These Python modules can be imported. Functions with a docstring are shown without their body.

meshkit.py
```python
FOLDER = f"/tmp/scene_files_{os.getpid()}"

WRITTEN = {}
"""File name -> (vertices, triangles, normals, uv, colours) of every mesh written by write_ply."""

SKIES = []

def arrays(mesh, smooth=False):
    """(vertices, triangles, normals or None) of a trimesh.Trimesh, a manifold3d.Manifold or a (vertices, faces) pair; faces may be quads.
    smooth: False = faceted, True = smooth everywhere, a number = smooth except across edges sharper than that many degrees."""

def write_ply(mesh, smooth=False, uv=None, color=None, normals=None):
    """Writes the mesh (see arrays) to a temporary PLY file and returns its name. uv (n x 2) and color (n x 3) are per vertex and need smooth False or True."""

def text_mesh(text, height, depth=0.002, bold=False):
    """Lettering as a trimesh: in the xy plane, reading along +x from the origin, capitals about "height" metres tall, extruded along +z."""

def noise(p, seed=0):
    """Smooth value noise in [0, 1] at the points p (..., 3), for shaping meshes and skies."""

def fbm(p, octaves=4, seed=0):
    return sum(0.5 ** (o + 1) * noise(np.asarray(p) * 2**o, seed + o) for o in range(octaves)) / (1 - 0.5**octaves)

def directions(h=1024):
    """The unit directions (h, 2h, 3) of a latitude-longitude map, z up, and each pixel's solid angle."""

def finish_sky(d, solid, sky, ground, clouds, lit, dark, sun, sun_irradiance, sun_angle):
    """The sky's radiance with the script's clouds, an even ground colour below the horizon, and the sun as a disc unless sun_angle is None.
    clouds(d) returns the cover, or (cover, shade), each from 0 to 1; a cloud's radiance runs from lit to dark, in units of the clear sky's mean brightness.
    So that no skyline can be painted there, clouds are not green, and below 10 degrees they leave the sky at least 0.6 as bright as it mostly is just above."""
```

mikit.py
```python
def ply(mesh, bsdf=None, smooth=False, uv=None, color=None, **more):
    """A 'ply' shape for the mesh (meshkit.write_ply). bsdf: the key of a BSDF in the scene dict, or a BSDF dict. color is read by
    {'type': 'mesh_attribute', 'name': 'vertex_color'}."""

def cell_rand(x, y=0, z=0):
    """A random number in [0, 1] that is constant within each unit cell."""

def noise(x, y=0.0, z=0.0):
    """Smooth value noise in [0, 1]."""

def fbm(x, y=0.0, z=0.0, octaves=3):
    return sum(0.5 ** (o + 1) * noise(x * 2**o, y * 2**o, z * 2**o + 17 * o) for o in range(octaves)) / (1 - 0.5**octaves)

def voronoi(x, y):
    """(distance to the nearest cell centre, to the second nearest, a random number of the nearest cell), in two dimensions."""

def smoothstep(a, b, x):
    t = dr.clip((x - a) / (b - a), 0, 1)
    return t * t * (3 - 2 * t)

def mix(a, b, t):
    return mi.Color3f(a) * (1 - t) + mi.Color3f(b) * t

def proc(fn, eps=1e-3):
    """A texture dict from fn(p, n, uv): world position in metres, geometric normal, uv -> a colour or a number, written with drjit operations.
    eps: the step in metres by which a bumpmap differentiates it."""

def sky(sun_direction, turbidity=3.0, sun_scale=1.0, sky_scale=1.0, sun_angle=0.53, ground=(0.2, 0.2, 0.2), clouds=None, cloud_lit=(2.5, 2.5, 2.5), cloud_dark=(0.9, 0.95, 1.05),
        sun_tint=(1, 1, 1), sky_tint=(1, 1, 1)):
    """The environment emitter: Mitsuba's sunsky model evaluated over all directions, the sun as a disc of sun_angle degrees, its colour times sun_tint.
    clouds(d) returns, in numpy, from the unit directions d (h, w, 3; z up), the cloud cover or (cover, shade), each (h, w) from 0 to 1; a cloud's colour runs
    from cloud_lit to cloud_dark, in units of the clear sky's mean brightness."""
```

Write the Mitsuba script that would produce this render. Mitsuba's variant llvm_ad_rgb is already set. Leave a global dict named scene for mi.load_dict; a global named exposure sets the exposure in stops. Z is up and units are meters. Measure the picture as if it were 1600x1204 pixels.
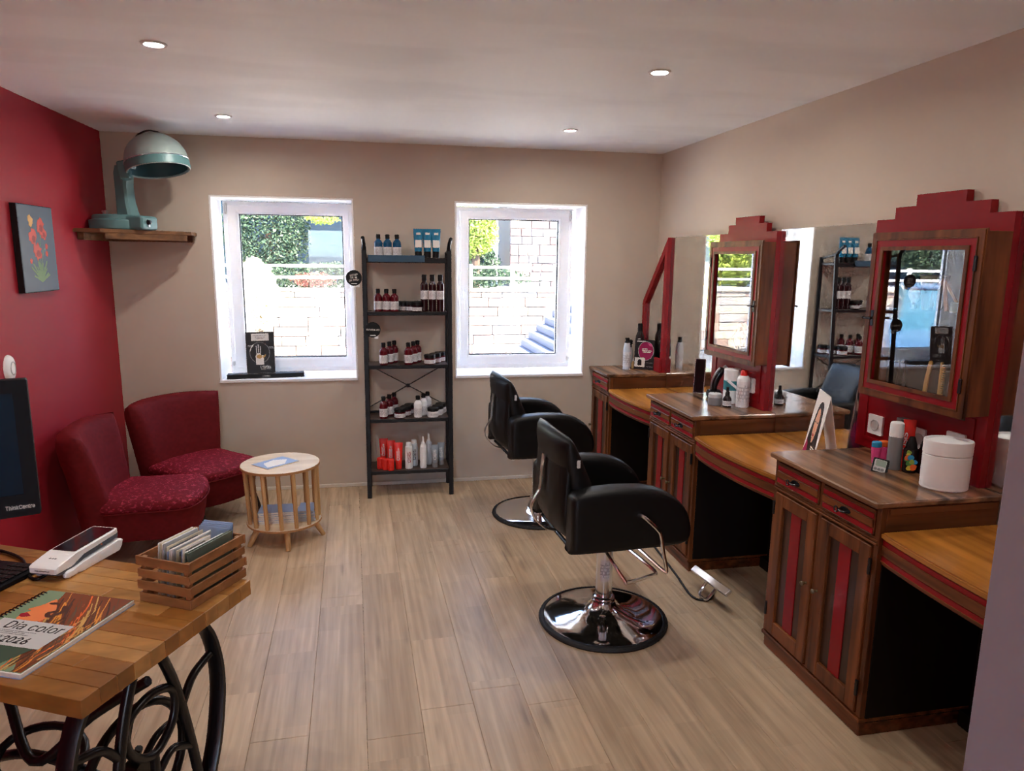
import math, random
import numpy as np
import trimesh
import manifold3d as m3
import drjit as dr
import mitsuba as mi
import mikit, meshkit
from mikit import proc, noise, fbm, voronoi, cell_rand, smoothstep, mix
from shapely.geometry import Polygon, Point, LineString, box as sbox
from shapely import affinity
from shapely.ops import unary_union

T = mi.ScalarTransform4f
scene, labels = {}, {}
pi = math.pi

# ---------------------------------------------------------------- camera, sky, sun, exposure
YAW, PITCH, ROLL, FPX = 0.1872, 0.1790, 0.0113, 1094.7
EYE = np.array([0.0, 0.0, 1.62])
_f = np.array([math.sin(YAW) * math.cos(PITCH), math.cos(YAW) * math.cos(PITCH), -math.sin(PITCH)])
_r = np.array([math.cos(YAW), -math.sin(YAW), 0.0])
_u = np.cross(_r, _f)
_up = -math.sin(ROLL) * _r + math.cos(ROLL) * _u
scene['camera'] = {'type': 'perspective', 'fov': math.degrees(2 * math.atan(800 / FPX)), 'fov_axis': 'x',
                   'to_world': T().look_at(origin=EYE.tolist(), target=(EYE + _f).tolist(), up=_up.tolist()),
                   'near_clip': 0.02, 'far_clip': 500.0}
SUN = np.array([0.42, -0.50, 0.76])


def cloud_cover(d):
    c = meshkit.fbm(d * [2.2, 2.2, 4.0], 4, 3)
    return np.clip((c - 0.48) * 3.0, 0, 0.8)


scene['sky'] = mikit.sky(SUN, turbidity=3.0, sun_scale=1.0, sky_scale=1.25, ground=(0.28, 0.28, 0.28), clouds=cloud_cover,
                         cloud_lit=(1.7, 1.7, 1.7), cloud_dark=(1.0, 1.0, 1.05))
exposure = 5.25
SPOT = 22.0          # radiance of the recessed ceiling lamps

# ---------------------------------------------------------------- materials
def srgb(r, g, b):
    c = np.array([r, g, b], float) / 255.0
    c = np.where(c <= 0.04045, c / 12.92, ((c + 0.055) / 1.055) ** 2.4)
    return [float(x) for x in c]


def tex(c):
    return c if isinstance(c, dict) else {'type': 'rgb', 'value': [float(x) for x in c]}


def mat(name, color, rough=0.5, metal=0.0, two=True, bump=None, bscale=0.0, **kw):
    b = {'type': 'principled', 'base_color': tex(color), 'roughness': rough if isinstance(rough, dict) else float(rough), 'metallic': float(metal), **kw}
    if bump is not None:
        b = {'type': 'bumpmap', 'scale': bscale, 'arbitrary': bump, 'bsdf': b}
    scene[name] = {'type': 'twosided', 'bsdf': b} if two else b
    return name


def wood(c1, c2, axis, freq=38.0, stretch=0.07, knots=0.5, off=0.0):
    """grain along the axis: colour from c1 to c2 in drawn-out noise with a few broader bands"""
    def fn(p, n, uv):
        q = [p.x, p.y, p.z]
        s = [freq] * 3
        s[axis] = freq * stretch
        g = fbm(q[0] * s[0] + off, q[1] * s[1], q[2] * s[2], 4)
        b = fbm(q[0] * s[0] * 0.16 + 7, q[1] * s[1] * 0.16 + 3, q[2] * s[2] * 0.16, 2)
        r = 0.5 + 0.5 * dr.sin(b * 38.0)
        t = dr.clip(0.15 + (g - 0.5) * 1.7 + knots * (b - 0.45) * 2.2 + 0.32 * r, 0, 1)
        return mix(c1, c2, t)
    return proc(fn)


PW, PANG = 0.194, 0.0366      # floor board width and the boards' turn
cP, sP = math.cos(PANG), math.sin(PANG)


def oak_floor(p, n, uv):
    u = p.x * cP + p.y * sP
    v = -p.x * sP + p.y * cP
    row = dr.floor((u + 0.105 * 0 + 0.188) / PW)
    ln = dr.floor((v + cell_rand(row, 5) * 1.4) / 1.4)
    tone = cell_rand(row, ln, 3)
    strip = cell_rand(dr.floor(u / (PW / 2)), dr.floor(v / 0.34 + 3 * cell_rand(dr.floor(u / (PW / 2)), 9)), 4)
    g = fbm(u * 60 + 13 * row, v * 2.4 + 7 * ln, 0, 4)
    b = fbm(u * 9 + 5 * row, v * 1.3 + 3 * ln, 4, 3)
    r = 0.5 + 0.5 * dr.sin(b * 44)
    k = smoothstep(0.68, 0.9, fbm(u * 16 + 31, v * 3.2, 8, 3))
    t = dr.clip(0.5 + (g - 0.5) * 1.1 + (b - 0.5) * 0.6 + 0.12 * (r - 0.5), 0, 1)
    c = mix(srgb(202, 178, 148), srgb(168, 142, 114), t)
    c = c * (0.88 + 0.12 * tone + 0.10 * strip)
    return mix(c, srgb(112, 88, 70), 0.45 * k * g * 1.4)


mat('m_floor', proc(oak_floor), 0.36, specular=0.5)
mat('m_floor_base', srgb(90, 72, 56), 0.7)
mat('m_beige', proc(lambda p, n, uv: mi.Color3f(srgb(202, 188, 173)) * (0.96 + 0.08 * fbm(p.x * 1.6, p.y * 1.6, p.z * 1.6, 3))), 0.75)
mat('m_redwall', proc(lambda p, n, uv: mi.Color3f(srgb(150, 22, 38)) * (0.94 + 0.12 * fbm(p.x * 2, p.y * 2, p.z * 2, 3))), 0.55)
mat('m_ceiling', proc(lambda p, n, uv: mi.Color3f(srgb(226, 230, 231)) * (0.93 + 0.07 * smoothstep(0.3, 0.52, fbm(p.x * 1.1, p.y * 3.5, 2, 4)))), 0.7)
mat('m_greywall', srgb(150, 142, 154), 0.7)
mat('m_white', srgb(240, 241, 242), 0.35)
mat('m_pvc', srgb(248, 249, 251), 0.25, specular=0.5)
mat('m_reveal', srgb(246, 245, 243), 0.6)
mat('m_skirting', srgb(222, 215, 203), 0.45)
mat('m_seal', srgb(40, 46, 50), 0.5)
mat('m_black', srgb(12, 12, 13), 0.45, specular=0.3)
mat('m_leather', srgb(9, 9, 10), 0.42, specular=0.3, bump=proc(lambda p, n, uv: fbm(p.x * 260, p.y * 260, p.z * 260, 2), eps=4e-4), bscale=0.0006)
mat('m_gloss_black', srgb(14, 14, 16), 0.08, specular=0.6)
mat('m_rubber', srgb(17, 17, 18), 0.6)
mat('m_chrome', [0.78, 0.79, 0.81], 0.06, 1.0)
mat('m_steel', [0.62, 0.62, 0.64], 0.22, 1.0)
mat('m_iron', srgb(16, 17, 20), 0.3, specular=0.5)
mat('m_castiron', srgb(8, 9, 13), 0.3, specular=0.45)
mat('m_rackmetal', srgb(14, 15, 19), 0.4, specular=0.35)
mat('m_rackwood', wood(srgb(66, 50, 42), srgb(38, 28, 24), 0), 0.45)
D1, D2 = srgb(124, 70, 34), srgb(56, 28, 13)
mat('m_wood_v', wood(D1, D2, 2), 0.36, specular=0.3)
mat('m_wood_h', wood(D1, D2, 1), 0.36, specular=0.3)
mat('m_wood_x', wood(srgb(108, 62, 32), srgb(48, 25, 14), 0, 26), 0.36, specular=0.3)
mat('m_wood_panel', wood(srgb(74, 44, 26), srgb(36, 20, 12), 2), 0.4)
mat('m_top', wood(srgb(140, 100, 70), srgb(44, 27, 18), 1, 34, 0.08, 1.1), 0.22, specular=0.6)
mat('m_honey', wood(srgb(186, 124, 52), srgb(128, 74, 28), 1, 22, 0.1, 0.7), 0.26, specular=0.5)
mat('m_dark_inside_shade', srgb(20, 12, 9), 0.6, specular=0.2)  # very dark brown; also carries painted shade on the cabinet sides
mat('m_redpaint', proc(lambda p, n, uv: mi.Color3f(srgb(134, 12, 20)) * (0.97 + 0.06 * fbm(p.x * 30, p.y * 30, p.z * 9, 2))), 0.34, specular=0.3)
mat('m_redline', srgb(150, 18, 28), 0.4, specular=0.3)
mat('m_velvet', proc(lambda p, n, uv: mix(srgb(84, 10, 14), srgb(108, 16, 22), fbm(p.x * 60, p.y * 60, p.z * 60, 3))), 0.75, sheen=0.3, sheen_tint=0.8, specular=0.2,
    bump=proc(lambda p, n, uv: fbm(p.x * 120, p.y * 120, p.z * 120, 2), eps=1e-3), bscale=0.002)
mat('m_seatvelvet', proc(lambda p, n, uv: mix(srgb(104, 14, 26), srgb(164, 54, 74), smoothstep(0.52, 0.74, fbm(p.x * 95, p.y * 95, p.z * 95, 3)))), 0.75, sheen=0.4, sheen_tint=0.8, specular=0.2)
mat('m_darkleg', srgb(34, 20, 16), 0.4)
mat('m_bamboo', wood(srgb(206, 166, 116), srgb(172, 128, 82), 2, 40), 0.45)
mat('m_paleboard', wood(srgb(226, 208, 180), srgb(206, 182, 148), 0, 30), 0.4)
mat('m_plyedge', srgb(176, 128, 84), 0.5)
mat('m_crate', wood(srgb(160, 108, 64), srgb(130, 84, 48), 0, 45), 0.5)
mat('m_teal', srgb(84, 122, 124), 0.4, specular=0.5)
mat('m_hood', proc(lambda p, n, uv: mi.Color3f(srgb(150, 166, 162)) * (0.9 + 0.15 * fbm(p.x * 14, p.y * 14, p.z * 14, 3))), 0.3, specular=0.5)
mat('m_hood_inside', srgb(52, 92, 100), 0.45)
mat('m_shelfwood', wood(srgb(120, 80, 46), srgb(58, 34, 20), 0, 30), 0.45)
mat('m_mirror', [0.86, 0.88, 0.87], 0.0, 1.0)
scene['m_mirror'] = {'type': 'twosided', 'bsdf': {'type': 'conductor', 'material': 'none', 'specular_reflectance': {'type': 'rgb', 'value': [0.84, 0.86, 0.85]}}}
scene['m_pane'] = {'type': 'thindielectric', 'int_ior': 1.5}
scene['m_cabinetglass'] = {'type': 'thindielectric', 'int_ior': 1.9}
scene['m_shelfglass'] = {'type': 'thindielectric', 'int_ior': 1.52}


def plain(name, r, g, b, rough=0.4):
    return mat(name, srgb(r, g, b), rough)


for nm, c in dict(paper=(232, 230, 226), paper_blue=(150, 172, 205), paper_grey=(178, 184, 190), paper_green=(98, 112, 100), paper_cream=(214, 204, 180),
                  ink=(26, 24, 26), grey=(128, 128, 130), lightgrey=(196, 196, 196), magenta=(150, 26, 80), magenta_light=(206, 90, 140), skin=(222, 170, 140), lips=(170, 50, 56),
                  hair=(34, 26, 26), gold=(196, 156, 92), orange=(226, 104, 44), cover_orange=(232, 132, 78), cover_green=(122, 146, 116), cover_dark=(64, 82, 66), hair_auburn=(122, 58, 26),
                  hair_gold=(222, 146, 58), hair_brown=(74, 40, 28), darkred=(150, 20, 40), teal_label=(52, 126, 138), red_cap=(222, 36, 28), pink=(232, 84, 150), cyan=(40, 150, 196),
                  lcd=(150, 168, 156), lime=(150, 178, 70), green=(70, 140, 70), yellow=(212, 190, 70), canvas=(78, 96, 112), poppy=(198, 74, 62), poppy_dark=(150, 48, 48), stem=(104, 138, 92),
                  timber_tan=(204, 160, 90), terminal_grey=(70, 78, 92), tube_red=(222, 40, 30), tube_grey=(140, 150, 160), bottle_silver=(205, 212, 220),
                  brown=(96, 74, 56), brass=(92, 74, 46), kraft=(150, 112, 84)).items():
    plain('m_' + nm, *c)
plain('m_amber', 34, 8, 12, 0.12)
mat('m_plate', srgb(70, 96, 116), 0.08, 0.7)
plain('m_redglass', 84, 8, 20, 0.12)
plain('m_tealglass', 12, 74, 112, 0.15)
plain('m_teal_tube', 18, 112, 150, 0.3)
plain('m_darkglass', 22, 14, 14, 0.1)
mat('m_screen', srgb(14, 34, 52), 0.3, specular=0.15)
mat('m_bezel', srgb(10, 13, 20), 0.5, specular=0.2)
mat('m_dark_glass_screen', srgb(34, 10, 14), 0.06, specular=0.6)


def label_fn(p, n, uv):
    v, u = uv.y, uv.x
    line = smoothstep(0.42, 0.5, dr.abs(dr.sin(v * 21.0))) * smoothstep(0.3, 0.45, noise(u * 60, dr.floor(v * 6.7), 3))
    band = smoothstep(0.12, 0.2, v) * smoothstep(0.9, 0.82, v)
    return mix(srgb(226, 224, 226), srgb(120, 116, 124), 0.55 * band * (1 - line))


mat('m_label', proc(label_fn), 0.4)

# ---------------------------------------------------------------- mesh helpers
def M4(R=None, t=(0, 0, 0)):
    m = np.eye(4)
    if R is not None:
        m[:3, :3] = R
    m[:3, 3] = t
    return m


def rz(a):
    c, s = math.cos(a), math.sin(a)
    return np.array([[c, -s, 0], [s, c, 0], [0, 0, 1.0]])


def rx(a):
    c, s = math.cos(a), math.sin(a)
    return np.array([[1.0, 0, 0], [0, c, -s], [0, s, c]])


def ry(a):
    c, s = math.cos(a), math.sin(a)
    return np.array([[c, 0, s], [0, 1.0, 0], [-s, 0, c]])


def at(x, y, z=0.0, a=0.0):
    return M4(rz(a), (x, y, z))


def frame(o, right, up):
    """a plane's frame: x to the right, y up, z out of the plane towards whoever reads it"""
    r = np.asarray(right, float); r = r / np.linalg.norm(r)
    u = np.asarray(up, float); u = u - r * (u @ r); u = u / np.linalg.norm(u)
    return M4(np.stack([r, u, np.cross(r, u)], 1), o)


def tm(v, f):
    return trimesh.Trimesh(np.asarray(v, float), np.asarray(f, int), process=False)


def join(*ms):
    return trimesh.util.concatenate([m for m in ms])


def moved(m, M):
    m = m.copy(); m.apply_transform(M)
    return m


_cb = None


def cbox(x0, x1, y0, y1, z0, z1, c=0.003):
    """a box with chamfered edges"""
    global _cb
    def pts(c, h):
        out = []
        for sx in (-1, 1):
            for sy in (-1, 1):
                for sz in (-1, 1):
                    s = np.array([sx, sy, sz])
                    for k in range(3):
                        q = h - c; q = q.copy(); q[k] = h[k]
                        out.append(s * q)
        return np.array(out)
    if _cb is None:
        hull = trimesh.convex.convex_hull(pts(0.2, np.array([1.0, 1.0, 1.0])))
        P = pts(0.2, np.array([1.0, 1.0, 1.0]))
        idx = [int(np.argmin(np.linalg.norm(P - v, axis=1))) for v in hull.vertices]
        _cb = np.array(idx)[hull.faces]
    h = np.array([x1 - x0, y1 - y0, z1 - z0]) / 2
    c = min(c, 0.45 * h.min())
    return tm(pts(c, h) + [(x0 + x1) / 2, (y0 + y1) / 2, (z0 + z1) / 2], _cb)


def prism(poly, h, z0=0.0):
    g = getattr(poly, 'geoms', [poly])
    return moved(join(*[trimesh.creation.extrude_polygon(q, h, engine='earcut') for q in g if q.area > 1e-10]), M4(None, (0, 0, z0)))


def lathe(prof, n=28, arc=None):
    """profile of (radius, z) turned about z"""
    pr = np.asarray(prof, float)
    a = np.arange(n) * 2 * pi / n
    v = np.stack([pr[:, None, 0] * np.cos(a), pr[:, None, 0] * np.sin(a), np.repeat(pr[:, 1:], n, 1)], -1).reshape(-1, 3)
    f = []
    for i in range(len(pr) - 1):
        for j in range(n):
            k = (j + 1) % n
            q = (i * n + j, i * n + k, (i + 1) * n + k, (i + 1) * n + j)
            f += [(q[0], q[1], q[2]), (q[0], q[2], q[3])]
    m = trimesh.Trimesh(v, f, process=True, merge_norm=True)
    m.merge_vertices()
    m.update_faces(m.nondegenerate_faces())
    return m


def label_band(r, z0, z1, n=24, a0=-pi, a1=pi):
    """(mesh, uv) of a printed label around a bottle"""
    a = np.linspace(a0, a1, n + 1)
    v = np.concatenate([np.stack([r * np.cos(a), r * np.sin(a), np.full(n + 1, z)], 1) for z in (z0, z1)])
    uv = np.concatenate([np.stack([(a + pi) / (2 * pi), np.full(n + 1, t)], 1) for t in (0.0, 1.0)])
    f = []
    for j in range(n):
        f += [(j, j + 1, n + 2 + j), (j, n + 2 + j, n + 1 + j)]
    return tm(v, f), uv


def spline(pts, k=8, closed=False):
    p = np.asarray(pts, float)
    n = len(p)
    out = []
    rng = range(n) if closed else range(n - 1)
    for i in rng:
        if closed:
            a, b, c, d = p[(i - 1) % n], p[i], p[(i + 1) % n], p[(i + 2) % n]
        else:
            b, c = p[i], p[i + 1]
            a = p[i - 1] if i > 0 else 2 * b - c
            d = p[i + 2] if i + 2 < n else 2 * c - b
        for t in np.arange(k) / k:
            out.append(0.5 * (2 * b + (c - a) * t + (2 * a - 5 * b + 4 * c - d) * t * t + (3 * b - a - 3 * c + d) * t ** 3))
    if not closed:
        out.append(p[-1])
    return np.array(out)


def tube(pts, r, n=8, closed=False, flat=None):
    """a round (or with flat=(a, b) an elliptic) rod along the points"""
    p = np.asarray(pts, float)
    N = len(p)
    r = np.broadcast_to(np.asarray(r, float), (N,))
    if closed:
        t = np.roll(p, -1, 0) - np.roll(p, 1, 0)
    else:
        t = np.gradient(p, axis=0)
    t /= np.linalg.norm(t, axis=1, keepdims=True) + 1e-12
    ref = np.array([0, 0, 1.0]) if abs(t[0][2]) < 0.9 else np.array([1.0, 0, 0])
    a = np.cross(t[0], ref); a /= np.linalg.norm(a)
    A = [a]
    for i in range(1, N):
        a = A[-1] - t[i] * (A[-1] @ t[i]); a /= np.linalg.norm(a) + 1e-12
        A.append(a)
    A = np.array(A); B = np.cross(t, A)
    fa, fb = flat or (1, 1)
    ang = np.arange(n) * 2 * pi / n + pi / n
    v = p[:, None] + r[:, None, None] * (fa * np.cos(ang)[None, :, None] * A[:, None] + fb * np.sin(ang)[None, :, None] * B[:, None])
    v = v.reshape(-1, 3)
    f = []
    for i in range(N if closed else N - 1):
        k = (i + 1) % N
        for j in range(n):
            l = (j + 1) % n
            f += [(i * n + j, i * n + l, k * n + l), (i * n + j, k * n + l, k * n + j)]
    if not closed:
        v = np.vstack([v, p[0], p[-1]])
        for j in range(n):
            l = (j + 1) % n
            f += [(len(v) - 2, l, j), (len(v) - 1, (N - 1) * n + j, (N - 1) * n + l)]
    return tm(v, f)


def bar(p0, p1, w, h, up=(0, 0, 1)):
    """a square bar from p0 to p1"""
    p0, p1 = np.asarray(p0, float), np.asarray(p1, float)
    d = p1 - p0; L = np.linalg.norm(d); d /= L
    u = np.asarray(up, float); u = u - d * (u @ d)
    if np.linalg.norm(u) < 1e-6:
        u = np.array([0, 1.0, 0]) - d * d[1]
    u /= np.linalg.norm(u)
    m = cbox(0, L, -w / 2, w / 2, -h / 2, h / 2, min(w, h) * 0.15)
    return moved(m, M4(np.stack([d, np.cross(u, d), u], 1), p0))


def loft(rings, cap=True):
    R = np.asarray(rings, float)
    K, n = R.shape[:2]
    v = R.reshape(-1, 3)
    f = []
    for i in range(K - 1):
        for j in range(n):
            l = (j + 1) % n
            f += [(i * n + j, i * n + l, (i + 1) * n + l), (i * n + j, (i + 1) * n + l, (i + 1) * n + j)]
    if cap:
        v = np.vstack([v, R[0].mean(0), R[-1].mean(0)])
        for j in range(n):
            l = (j + 1) % n
            f += [(len(v) - 2, l, j), (len(v) - 1, (K - 1) * n + j, (K - 1) * n + l)]
    m = tm(v, f)
    if m.volume < 0:
        m.invert()
    return m


def rbox(x0, x1, y0, y1, z0, z1, r, seg=16):
    """a box with round edges"""
    ps = []
    s = m3.Manifold.sphere(r, seg)
    for x in (x0 + r, x1 - r):
        for y in (y0 + r, y1 - r):
            for z in (z0 + r, z1 - r):
                ps.append(s.translate((x, y, z)))
    m = m3.Manifold.batch_hull(ps).to_mesh()
    return tm(m.vert_properties[:, :3], m.tri_verts)


def slab(P, thick, nu=20, nv=14, edge=6.0, edge_lo=None):
    """an upholstered slab about the surface P(u, v), u and v from -1 to 1, its thickness rounding off at the rims"""
    us, vs = np.linspace(-1, 1, nu + 1), np.linspace(-1, 1, nv + 1)
    us, vs = np.sin(us * pi / 2) * 0.5 + us * 0.5, np.sin(vs * pi / 2) * 0.5 + vs * 0.5
    U, V = np.meshgrid(us, vs, indexing='ij')
    C = P(U, V)
    du = np.gradient(C, axis=0); dv = np.gradient(C, axis=1)
    N = np.cross(du, dv); N /= np.linalg.norm(N, axis=-1, keepdims=True) + 1e-12
    g = (1 - np.abs(U) ** edge) * (1 - np.abs(V) ** edge)
    g = np.sqrt(np.clip(g, 0, 1))
    th = thick(U, V) if callable(thick) else thick
    a, b = C + N * (th / 2 * g)[..., None], C - N * (th / 2 * g)[..., None]
    n1, n2 = U.shape
    v = np.vstack([a.reshape(-1, 3), b.reshape(-1, 3)])
    f = []
    o = n1 * n2
    for i in range(n1 - 1):
        for j in range(n2 - 1):
            q = (i * n2 + j, (i + 1) * n2 + j, (i + 1) * n2 + j + 1, i * n2 + j + 1)
            f += [(q[0], q[1], q[2]), (q[0], q[2], q[3]), (o + q[0], o + q[2], o + q[1]), (o + q[0], o + q[3], o + q[2])]
    m = trimesh.Trimesh(v, f, process=True)
    m.merge_vertices()
    m.update_faces(m.nondegenerate_faces())
    return m


def ellipse(cx, cy, a, b, n=32):
    t = np.arange(n) * 2 * pi / n
    return Polygon(np.stack([cx + a * np.cos(t), cy + b * np.sin(t)], 1))


def rrect(x0, y0, x1, y1, r):
    return sbox(x0 + r, y0 + r, x1 - r, y1 - r).buffer(r, quad_segs=4)


# ---------------------------------------------------------------- scene helpers
used = set()


def uniq(k):
    if k not in used:
        used.add(k); return k
    i = 1
    while f'{k}_{i:03d}' in used:
        i += 1
    used.add(f'{k}_{i:03d}')
    return f'{k}_{i:03d}'


def thing(name, label, cat, group=None, kind=None):
    k = uniq(name)
    labels[k] = {'label': label, 'category': cat}
    if group: labels[k]['group'] = group
    if kind: labels[k]['kind'] = kind
    return k


def put(key, mesh, m, M=None, smooth=35, uv=None, **kw):
    if M is not None:
        mesh = moved(mesh, M)
    if uv is not None:
        smooth = True
    scene[key] = mikit.ply(mesh, m, smooth, uv=uv, **kw)
    return key


def part(parent, name, mesh, m, M=None, smooth=35, label=None, kind=None, uv=None, **kw):
    k = uniq(parent + '__' + name)
    put(k, mesh, m, M, smooth, uv, **kw)
    d = {}
    if label: d['label'] = label
    if kind: d['kind'] = kind
    if d: labels[k] = d
    return k


def single(name, mesh, m, label, cat, M=None, group=None, smooth=35, **kw):
    k = thing(name, label, cat, group)
    return put(k, mesh, m, M, smooth, **kw)


def struct(name, mesh, m, label, cat, M=None, smooth=35):
    k = thing(name, label, cat, None, 'structure')
    return put(k, mesh, m, M, smooth)


_lib = {}


def copy(parent, name, lib, make, m, M, smooth=35, label=None):
    """a part whose mesh is shared by all its copies"""
    if lib not in _lib:
        r = make()
        mesh, uv = r if isinstance(r, tuple) else (r, None)
        _lib[lib] = mikit.ply(mesh, None, True if uv is not None else smooth, uv=uv)
    k = uniq(parent + '__' + name)
    scene[k] = {**_lib[lib], 'bsdf': {'type': 'ref', 'id': m}, 'to_world': T(M)}
    if label: labels[k] = {'label': label}
    return k


def write(parent, name, text, h, m, F, x=0.0, y=0.0, z=0.0004, bold=False, width=None, align='l', rot=0.0, depth=0.0004, label=None):
    """lettering on the plane F, from (x, y)"""
    t = meshkit.text_mesh(text, h, depth, bold)
    b = t.bounds
    if width:
        s = width / (b[1][0] - b[0][0])
        t.apply_transform(np.diag([s, 1, 1, 1])); b = t.bounds
    dx = {'l': -b[0][0], 'c': -(b[0][0] + b[1][0]) / 2, 'r': -b[1][0]}[align]
    t.apply_translation((dx, 0, 0))
    return part(parent, name, t, m, F @ M4(rz(rot), (x, y, z)), False, label)


def deco(parent, name, poly, m, F, z=0.0003, depth=0.0004, label=None):
    return part(parent, name, prism(poly, depth, z), m, F, False, label)

# ---------------------------------------------------------------- the room
XL, XR, YB, HC = -1.687, 2.018, 4.954, 2.37
def along(x0, tilt):
    """a frame along the right wall: x = distance out from it, y = distance from the back wall towards the camera, z up"""
    return M4(np.array([[-math.cos(tilt), math.sin(tilt), 0], [-math.sin(tilt), -math.cos(tilt), 0], [0, 0, 1.0]]), (x0, YB, 0))


FWALL = along(XR, 0.0150)      # the wall itself
FW = along(1.945, 0.0384)      # the mirrors and red boards, which stand a little off the wall
FC = along(2.028, 0.0087)      # the cabinets and desks


def diff(a, *bs):
    g = lambda m: m3.Manifold(m3.Mesh(np.asarray(m.vertices, np.float32), np.asarray(m.faces, np.uint32)))
    A = g(a)
    for b in bs:
        A = A - g(b)
    q = A.to_mesh()
    return tm(q.vert_properties[:, :3], q.tri_verts)


def bx(x0, x1, y0, y1, z0, z1):
    return moved(trimesh.creation.box((x1 - x0, y1 - y0, z1 - z0)), M4(None, ((x0 + x1) / 2, (y0 + y1) / 2, (z0 + z1) / 2)))


WT = 0.33
WINS = [(-1.061, -0.171), (0.534, 1.461)]
ZS, ZT = 0.790, 1.992
YW = 5.215            # front of the window frames
struct('wall_back', diff(bx(XL - 0.3, XR + 0.3, YB, YB + WT, -0.1, HC + 0.12), *[bx(a - 0.012, b + 0.012, YB - 0.1, YB + 1, ZS - 0.02, ZT + 0.012) for a, b in WINS]), 'm_beige',
       'plain beige wall around the two deep white windows', 'wall', smooth=False)
struct('wall_left', bx(XL - 0.25, XL, -2.8, YB + 0.2, -0.1, HC + 0.12), 'm_redwall', 'deep red painted wall behind the two red armchairs', 'wall', smooth=False)
struct('wall_right', bx(-0.25, 0, -0.3, 8.0, -0.1, HC + 0.12), 'm_beige', 'plain beige wall above the mirrors and dressing tables', 'wall', FWALL, smooth=False)
struct('ceiling', bx(XL - 0.3, XR + 0.5, -2.9, YB + WT, HC, HC + 0.15), 'm_ceiling', 'white ceiling with four small recessed lamps', 'ceiling', smooth=False)
struct('wall_rear', diff(bx(XL - 0.3, XR + 0.5, -2.9, -2.7, -0.1, HC + 0.12), bx(-1.3, -0.4, -3.5, -2, 0.25, 2.15)), 'm_beige', 'beige wall with a shop window behind the viewer', 'wall', smooth=False)
struct('wall_partition', cbox(1.066, 2.5, 0.45, 1.0, 0, HC, 0.004), 'm_greywall', 'pale grey end of a partition wall at the right edge', 'wall', smooth=False)
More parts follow.
